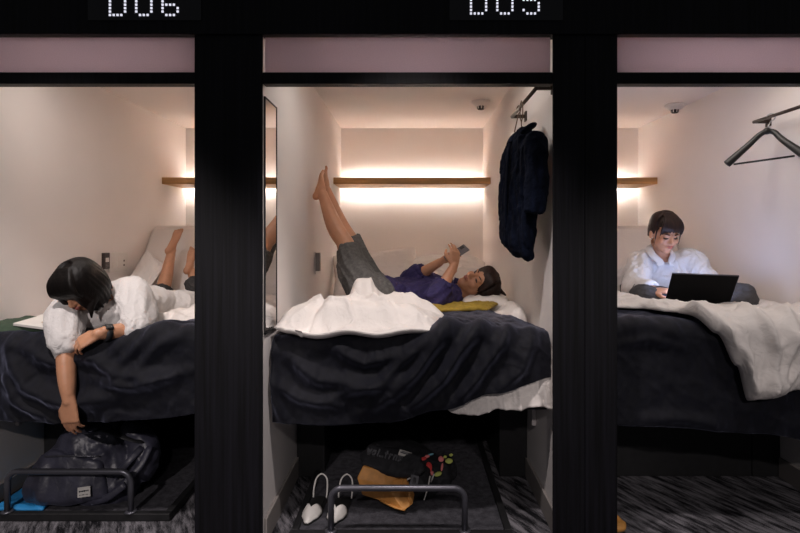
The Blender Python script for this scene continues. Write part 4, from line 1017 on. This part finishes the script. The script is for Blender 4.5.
# ================================================================ woman on her back with feet on the wall
def woman_mid():
    head = P(478, 285.5, 3.08); fr = frame((-.28, -.66, .68), (.93, -.10, .18)); kk = 1.02
    neck = P(451, 292.5, 3.08); sh_n = P(449, 297, 2.96); sh_f = P(446, 289.5, 3.22)
    el_n = P(436, 299, 2.80); wr_n = P(454, 265.5, 2.90); el_f = P(411, 280, 3.08); wr_f = P(440, 262, 3.00)
    hip = P(367, 291, 2.80)
    heel_n = P(315.2, 196, 3.02); heel_f = P(320.5, 192, 3.14); heel_f[0] = -.545
    kn_n = P(345, 243, 2.885); kn_f = P(348.5, 238, 2.98)
    g = G(); w = head_prims(g, head, fr, kk)
    g.tube([w(0, -.02, -.05), (w(0, -.02, -.09) + neck) / 2, neck], [.053, .048, .055], 16, sub=3)
    a = (-.18, 1, 0.)
    waist = P(397, 296, 2.96); chest = P(428, 296, 3.05)
    g.tube([neck, chest, waist, hip], [(.10, .06), (.15, .092), (.125, .08), (.145, .088)], 24, ref=a, sub=4)
    g.rtube([sh_n, el_n], [.046, .038], 14); g.rtube([el_n, el_n * .6 + wr_n * .4, wr_n], [.037, .034, .023], 14, sub=3)
    g.rtube([sh_f, el_f], [.046, .038], 14); g.rtube([el_f, el_f * .6 + wr_f * .4, wr_f], [.037, .034, .023], 14, sub=3)
    hand_prims(g, wr_n, nrm((.10, .16, .95)), nrm((.45, -.88, 0)), -1, (.35, .38, .42, .5), .93, .5)
    hand_prims(g, wr_f, nrm((.72, -.10, .60)), nrm((-.55, .35, .72)), -1, (.55, .55, .6, .6), .93, .6)
    sn = nrm((-1, .0, .28))
    for hp, kn, he, tdir in ((hip + (0, -.055, .0), kn_n, heel_n, (.28, .02, .96)), (hip + (.02, .09, .0), kn_f, heel_f, (.30, .02, .96))):
        t = nrm(tdir); n = nrm(sn - t * np.dot(sn, t)); ank = he + t * .026 - n * .034
        g.rtube([hp, hp * .5 + kn * .5 + (-.006, 0, -.004), kn], [.074, .060, .048], 16, sub=3)
        g.rtube([kn, kn * .62 + ank * .38 + (-.010, 0, -.010), ank], [.046, .046, .027], 16, sub=4)
        foot_prims(g, ank, t, n, .69, 1 if he is heel_f else -1)
    body = g.blob(.0045, 3).build('person', M['skin'])
    tag(body, 'woman in violet navy shirt lying on her back, feet up the wall, with a phone', 'person')
    face_parts(w, fr, kk, body, .35, 'hair_brown')
    # hair tied back, spread on the pillow
    g = G()
    g.ell(w(0, -.024, .040), (.083 * kk, .098 * kk, .086 * kk), fr, 24, 16)
    locks = []
    for i, th in enumerate(np.linspace(-1.95, 1.95, 34)):
        x, y = math.sin(th), -math.cos(th)
        locks.append(([(x * .025, .02 + y * .02, .122), (x * .066, -.006 + y * .080, .085), (x * .083, -.02 + y * .092, .015), (x * .074, -.035 + y * .085, -.045 + .012 * math.sin(i * 2.3))], [.012, .014, .013, .005]))
    for i, t in enumerate(np.linspace(-1, 1, 13)):
        locks.append(([(t * .02, .015, .122), (t * .052, .062, .096), (t * .072, .074 - .02 * abs(t), .056), (t * .079, .052 - .022 * abs(t), .006 - .02 * abs(t))], [.012, .011, .008, .003]))
    hair_locks(g, head, fr, locks, kk)
    for k in range(9):
        p = w(random.uniform(-.05, .05), -.07, .06 + random.uniform(-.03, .03)); e = p + np.array([random.uniform(.0, .07), random.uniform(-.09, .05), -.02 - .01 * random.random()]); e[2] = max(e[2], .862)
        g.tube([p, (p + e) / 2 + (0, 0, .01), e], [.016, .014, .004], 8, sub=4)
    g.blob(.0042, 2).build('hair', M['hair_brown'], body)
    # shirt
    g = G()
    g.tube([neck + (-.018, 0, -.005), chest, waist, hip * .75 + waist * .25, hip + (.02, .01, 0)], [(.11, .068), (.168, .105), (.148, .093), (.152, .092), (.15, .088)], 28, ref=a, sub=5)
    g.rtube([sh_n + (-.03, .04, 0), sh_n, el_n], [.078, .070, .066], 18, sub=3)
    d1 = nrm(wr_n - el_n); g.tube([el_n, el_n + d1 * .055, el_n + d1 * .085], [.064, .060, .058], 18)
    g.rtube([sh_f + (-.03, -.04, 0), sh_f, el_f], [.078, .072, .066], 18, sub=3)
    d2 = nrm(wr_f - el_f); g.tube([el_f, el_f + d2 * .05, el_f + d2 * .08], [.064, .064, .062], 18)
    g.blob(.007, 3, wr=cloth_wr(.011, 17, (.7, .2, .5), 4.)).build('shirt', M['navy'], body)
    for e, d in ((el_n, d1), (el_f, d2)):
        g = G().tube([e + d * .075, e + d * .100], [.058, .055], 20); g.blob(.005, 2, wr=cloth_wr(.004, 30, d)).build('cuff', M['navy'], body)
    g = G().tube([w(-.05, .03, -.125), w(-.07, -.03, -.105), w(0, -.075, -.095), w(.07, -.03, -.105), w(.05, .03, -.125)], [(.007, .024)] * 5, 10, sub=5); g.blob(.005, 2).build('collar', M['navy'], body)
    # shorts
    g = G()
    g.tube([hip * .85 + waist * .15, hip, hip + (-.07, -.01, .03)], [(.160, .100), (.165, .108), (.13, .09)], 24, ref=a, sub=3)
    for hp, kn, e in ((hip + (0, -.055, .0), kn_n, .88), (hip + (.02, .09, .0), kn_f, .95)):
        q = hp * (1 - e) + kn * e
        g.tube([hp, hp * .5 + kn * .5 + (-.008, 0, -.006), q], [.098, .080, .063], 20, sub=4)
    g.blob(.0065, 3, wr=cloth_wr(.012, 17, (-.4, .3, .85), 6.)).build('shorts', M['grey_cloth'], body)
    return head
woman_mid()
# the phone
r = empty('phone', P(456, 254, 2.93), 'grey phone held up in both hands over the lying woman', 'phone')
c = P(456.5, 253.5, 2.945); ux = nrm((.82, .12, .50)); n = nrm((.45, .55, -.70)); n = nrm(n - ux * np.dot(n, ux)); uy = np.cross(n, ux)
G().obox(c, ux * .068, uy * .035, n * .004).build('case', M['phone'], r, bevel=.003)
G().obox(c + n * .0046, ux * .062, uy * .031, n * .0005).build('screen', M['phone_screen'], r)
G().obox(c - n * .005 + ux * .045 - uy * .015, ux * .012, uy * .012, n * .001).build('camera_bump', M['black'], r)

# ================================================================ woman sitting cross-legged with a laptop
def woman_right():
    head = P(664, 233.5, 2.95); fr = frame((.06, -.90, -.36), (.02, -.36, .92)); kk = .93
    neck = P(665, 256, 3.03); sh_a = P(642, 262, 3.05); sh_b = P(689, 260, 3.03)
    el_a = P(635, 289, 2.92); wr_a = P(653, 290, 2.74); el_b = P(711, 284, 2.93); wr_b = np.array([1.48, 2.86, .935])
    hip = np.array([1.42, 3.20, .925])
    kn_a = np.array([1.205, 2.76, .905]); kn_b = P(743, 298, 2.68); an_a = np.array([1.46, 2.68, .85]); an_b = np.array([1.33, 2.74, .85])
    g = G(); w = head_prims(g, head, fr, kk)
    g.tube([w(0, -.02, -.05), (w(0, -.02, -.09) + neck) / 2, neck], [.053, .047, .055], 16, sub=3)
    a = (1, 0, 0)
    g.tube([neck, P(664, 270, 3.07), P(664, 287, 3.11), hip], [(.058, .045), (.105, .06), (.10, .06), (.13, .08)], 24, ref=a, sub=4)
    for s, e, wv in ((sh_a, el_a, wr_a), (sh_b, el_b, wr_b)):
        g.rtube([s, e], [.045, .038], 14); g.rtube([e, e * .6 + wv * .4, wv], [.037, .034, .023], 14, sub=3)
    hand_prims(g, wr_a, nrm((.62, -.70, .02)), nrm((-.1, -.15, 1)), 1, (.30, .32, .36, .42), .93, .3)
    hand_prims(g, wr_b, nrm((-.25, -.9, -.10)), nrm((0, -.1, 1)), -1, (.35, .4, .4, .45), .85, .3)
    for hp, kn, an in ((hip + (-.09, -.02, -.01), kn_a, an_a), (hip + (.09, -.02, -.01), kn_b, an_b)):
        g.rtube([hp, hp * .5 + kn * .5, kn], [.085, .072, .053], 16, sub=3); g.rtube([kn, kn * .6 + an * .4, an], [.05, .048, .030], 14, sub=3)
    foot_prims(g, an_a, (.75, .35, -.15), (0, -.3, -.95), .9, 1); foot_prims(g, an_b, (-.75, .35, -.15), (0, -.3, -.95), .9, -1)
    body = g.blob(.0045, 3).build('person', M['skin'])
    tag(body, 'woman in white shirt sitting cross-legged with a black laptop on her lap', 'person')
    face_parts(w, fr, kk, body, .75, 'hair_brown')
    g = G()
    g.ell(w(0, -.018, .044), (.074 * kk, .093 * kk, .079 * kk), fr, 24, 16)
    locks = []
    for i, th in enumerate(np.linspace(-1.9, 1.9, 44)):
        x, y = math.sin(th), -math.cos(th)
        locks.append(([(x * .025, -.01 + y * .02, .131), (x * .068, -.012 + y * .082, .09), (x * .073, -.02 + y * .088, .015), (x * .062, -.045 + y * .070, -.035 + .010 * math.sin(i * 2.3))], [.008, .009, .008, .003]))
    for i, t in enumerate(np.linspace(-1, 1, 19)):                # full fringe
        locks.append(([(t * .02, .0, .131), (t * .046, .062, .102), (t * .062, .090 - .012 * abs(t), .060), (t * .064, .090 - .022 * abs(t), .036 + .009 * math.sin(i * 2.7) - .03 * abs(t) ** 3)], [.008, .009, .007, .002]))
    for s in (-1, 1):
        locks.append(([(s * .070, .04, .05), (s * .074, .045, .0), (s * .074, .045, -.05), (s * .070, .03, -.10)], [.006, .005, .003, .0015]))
    hair_locks(g, head, fr, locks, kk)
    g.blob(.0042, 2).build('hair', M['hair_brown'], body)
    # shirt
    g = G()
    g.tube([neck + (0, .0, -.008), P(664, 268, 3.07), P(664, 284, 3.10), hip + (0, -.01, .03), hip + (0, -.02, -.03)], [(.088, .062), (.168, .108), (.170, .112), (.195, .135), (.205, .14)], 28, ref=a, sub=5)
    for s, e, wv, lim in ((sh_a, el_a, wr_a, .88), (sh_b, el_b, wr_b, .88)):
        g.rtube([s * .75 + neck * .25 + (0, .01, -.02), s, s * .5 + e * .5, e], [.072, .072, .066, .062], 18, sub=3)
        q = e * (1 - lim) + wv * lim; g.tube([e, e * .5 + q * .5 + (0, 0, -.004), q], [.060, .055, .044], 18, sub=3)
    g.blob(.007, 3, wr=cloth_wr(.011, 16, (.1, -.35, .9), 5.)).build('shirt', M['shirt'], body)
    for s_ in (-1, 1):
        pts = [w(s_ * .01, -.065, -.098), w(s_ * .06, -.025, -.105), w(s_ * .062, .035, -.125), w(s_ * .028, .082, -.155), w(s_ * .055, .085, -.172)]
        g = G().tube(pts, [(.007, .020), (.007, .022), (.007, .022), (.006, .018), (.004, .006)], 10, sub=5); g.blob(.0045, 2).build('collar', M['shirt'], body)
    for k in range(3):
        p = P(668, 271 + 9 * k, 3.07); p[1] -= .118
        g = G().ell(p, (.007, .003, .007)); g.build('button', M['white_plastic'], body)
    # trousers
    g = G(); g.ell(hip + (0, -.03, -.03), (.155, .12, .09))
    for hp, kn, an in ((hip + (-.09, -.02, -.01), kn_a, an_a), (hip + (.09, -.02, -.01), kn_b, an_b)):
        g.rtube([hp, hp * .5 + kn * .5, kn], [.085, .078, .066], 18, sub=3); g.rtube([kn, kn * .55 + an * .45, kn * .15 + an * .85], [.066, .062, .054], 18, sub=3)
    g.blob(.0065, 3, wr=cloth_wr(.009, 17, (.8, -.5, .1), 2.)).build('trousers', M['dark_grey_cloth'], body)
woman_right()

# laptop on her lap
def laptop():
    bl, br, tr, tl = P(664, 304, 2.66), P(728, 306, 2.63), P(738.5, 275.5, 2.535), P(672, 273, 2.565)
    r = empty('laptop', (bl + br) / 2, 'open black laptop on the lap of the sitting woman', 'laptop')
    ux = nrm(br - bl); up = nrm((tl + tr) / 2 - (bl + br) / 2); n = nrm(np.cross(ux, up)); n = n if n[1] < 0 else -n          # n points to the camera
    t = .006
    G().hexa([bl + n * t, br + n * t, tr + n * t, tl + n * t], [bl, br, tr, tl]).build('lid', M['laptop'], r, bevel=.002)
    q = lambda p: p * .95 + (bl + br + tr + tl) / 4 * .05
    G().hexa([q(bl) - n * .0004, q(br) - n * .0004, q(tr) - n * .0004, q(tl) - n * .0004], [q(bl) - n * .001, q(br) - n * .001, q(tr) - n * .001, q(tl) - n * .001]).build('screen', M['screen'], r, label='glowing screen facing the woman')
    e0, e1 = tl + n * .003, tr + n * .003
    G().tube([e0, e1], .0035, 6).tube([tr + n * .003, br + n * .003], .0028, 6).build('lid_edge', M['steel'], r, label='thin grey lid edge')
    dep = nrm(np.array([.08, .97, .06])) * .215
    b = [bl + (0, .0, -.008), br + (0, .0, -.008), br + dep + (0, 0, -.008), bl + dep + (0, 0, -.008)]
    G().hexa([p - np.array([0, 0, .014]) for p in b], b).build('base', M['laptop'], r, bevel=.002)
    g = G()
    for i in range(10):
        for j in range(4):
            c = bl + (br - bl) * (.08 + .093 * i) + dep * (.14 + .12 * j) + (0, 0, -.006)
            g.obox(c, ux * .0105, nrm(dep) * .0095, (0, 0, .0015))
    g.build('keyboard', M['black'], r)
    G().tube([bl + (.01, .004, -.004), br + (-.01, .004, -.004)], .006, 8).build('hinge', M['bag_dark'], r)
laptop()
# ------------------------------------------------------------------ light, camera, view
def lampo(kind, name, loc, energy, col, rot=(0, 0, 0), **k):
    l = bpy.data.lights.new(name, kind); l.energy = energy; l.color = col
    for a, b in k.items(): setattr(l, a, b)
    o = bpy.data.objects.new(name, l); COL.objects.link(o); o.location = loc; o.rotation_euler = rot
    return o
M['led'].node_tree.nodes['Principled BSDF'].inputs['Emission Strength'].default_value = 36
M['led2'].node_tree.nodes['Principled BSDF'].inputs['Emission Strength'].default_value = 36
# fill light added to brighten each bay, no fitting, just behind the header
for x, e in ((-SP, 1.6), (0, 1.6), (SP, 2.0)):
    lampo('AREA', 'bay_fill_light', (x, 2.50, ZC - .02), e, (1, .90, .83), (0, 0, 0), shape='RECTANGLE', size=.7, size_y=.35)
# corridor down-lights in front of the berths
for x, y, e, tilt, cone in ((-1.40, -1.5, 105, 61, 34), (.0, -1.5, 50, 61, 34), (1.40, -1.5, 60, 61, 34), (0, 1.45, 42, 12, 74), (-1.4, 1.35, 40, 14, 74), (1.4, 1.25, 12, 14, 74)):
    lampo('SPOT', 'corridor_downlight', (x, y, 2.45), e, (1, .90, .88), (math.radians(tilt), 0, 0), spot_size=math.radians(cone), spot_blend=.6, shadow_soft_size=.05)
wd = bpy.data.worlds.new('dim corridor'); scene.world = wd; wd.use_nodes = True
wd.node_tree.nodes['Background'].inputs[0].default_value = (.85, .85, .92, 1); wd.node_tree.nodes['Background'].inputs[1].default_value = .035

cam = bpy.data.cameras.new('camera'); co = bpy.data.objects.new('camera', cam); COL.objects.link(co)
co.location = (0, 0, H); co.rotation_euler = (math.pi / 2, 0, 0)
cam.sensor_fit = 'HORIZONTAL'; cam.sensor_width = 36; cam.lens = 36 * FPX / 800
cam.shift_x = -(CX - 400) / 800; cam.shift_y = (CY - 266.5) / 800
cam.clip_start = .05
scene.camera = co
vs = scene.view_settings; vs.view_transform = 'Standard'; vs.look = 'None'; vs.exposure = 1.15; vs.gamma = 1; vs.use_curve_mapping = False
scene.cycles.use_denoising = True; scene.cycles.max_bounces = 14; scene.cycles.diffuse_bounces = 10; scene.cycles.caustics_reflective = False; scene.cycles.sample_clamp_indirect = 6
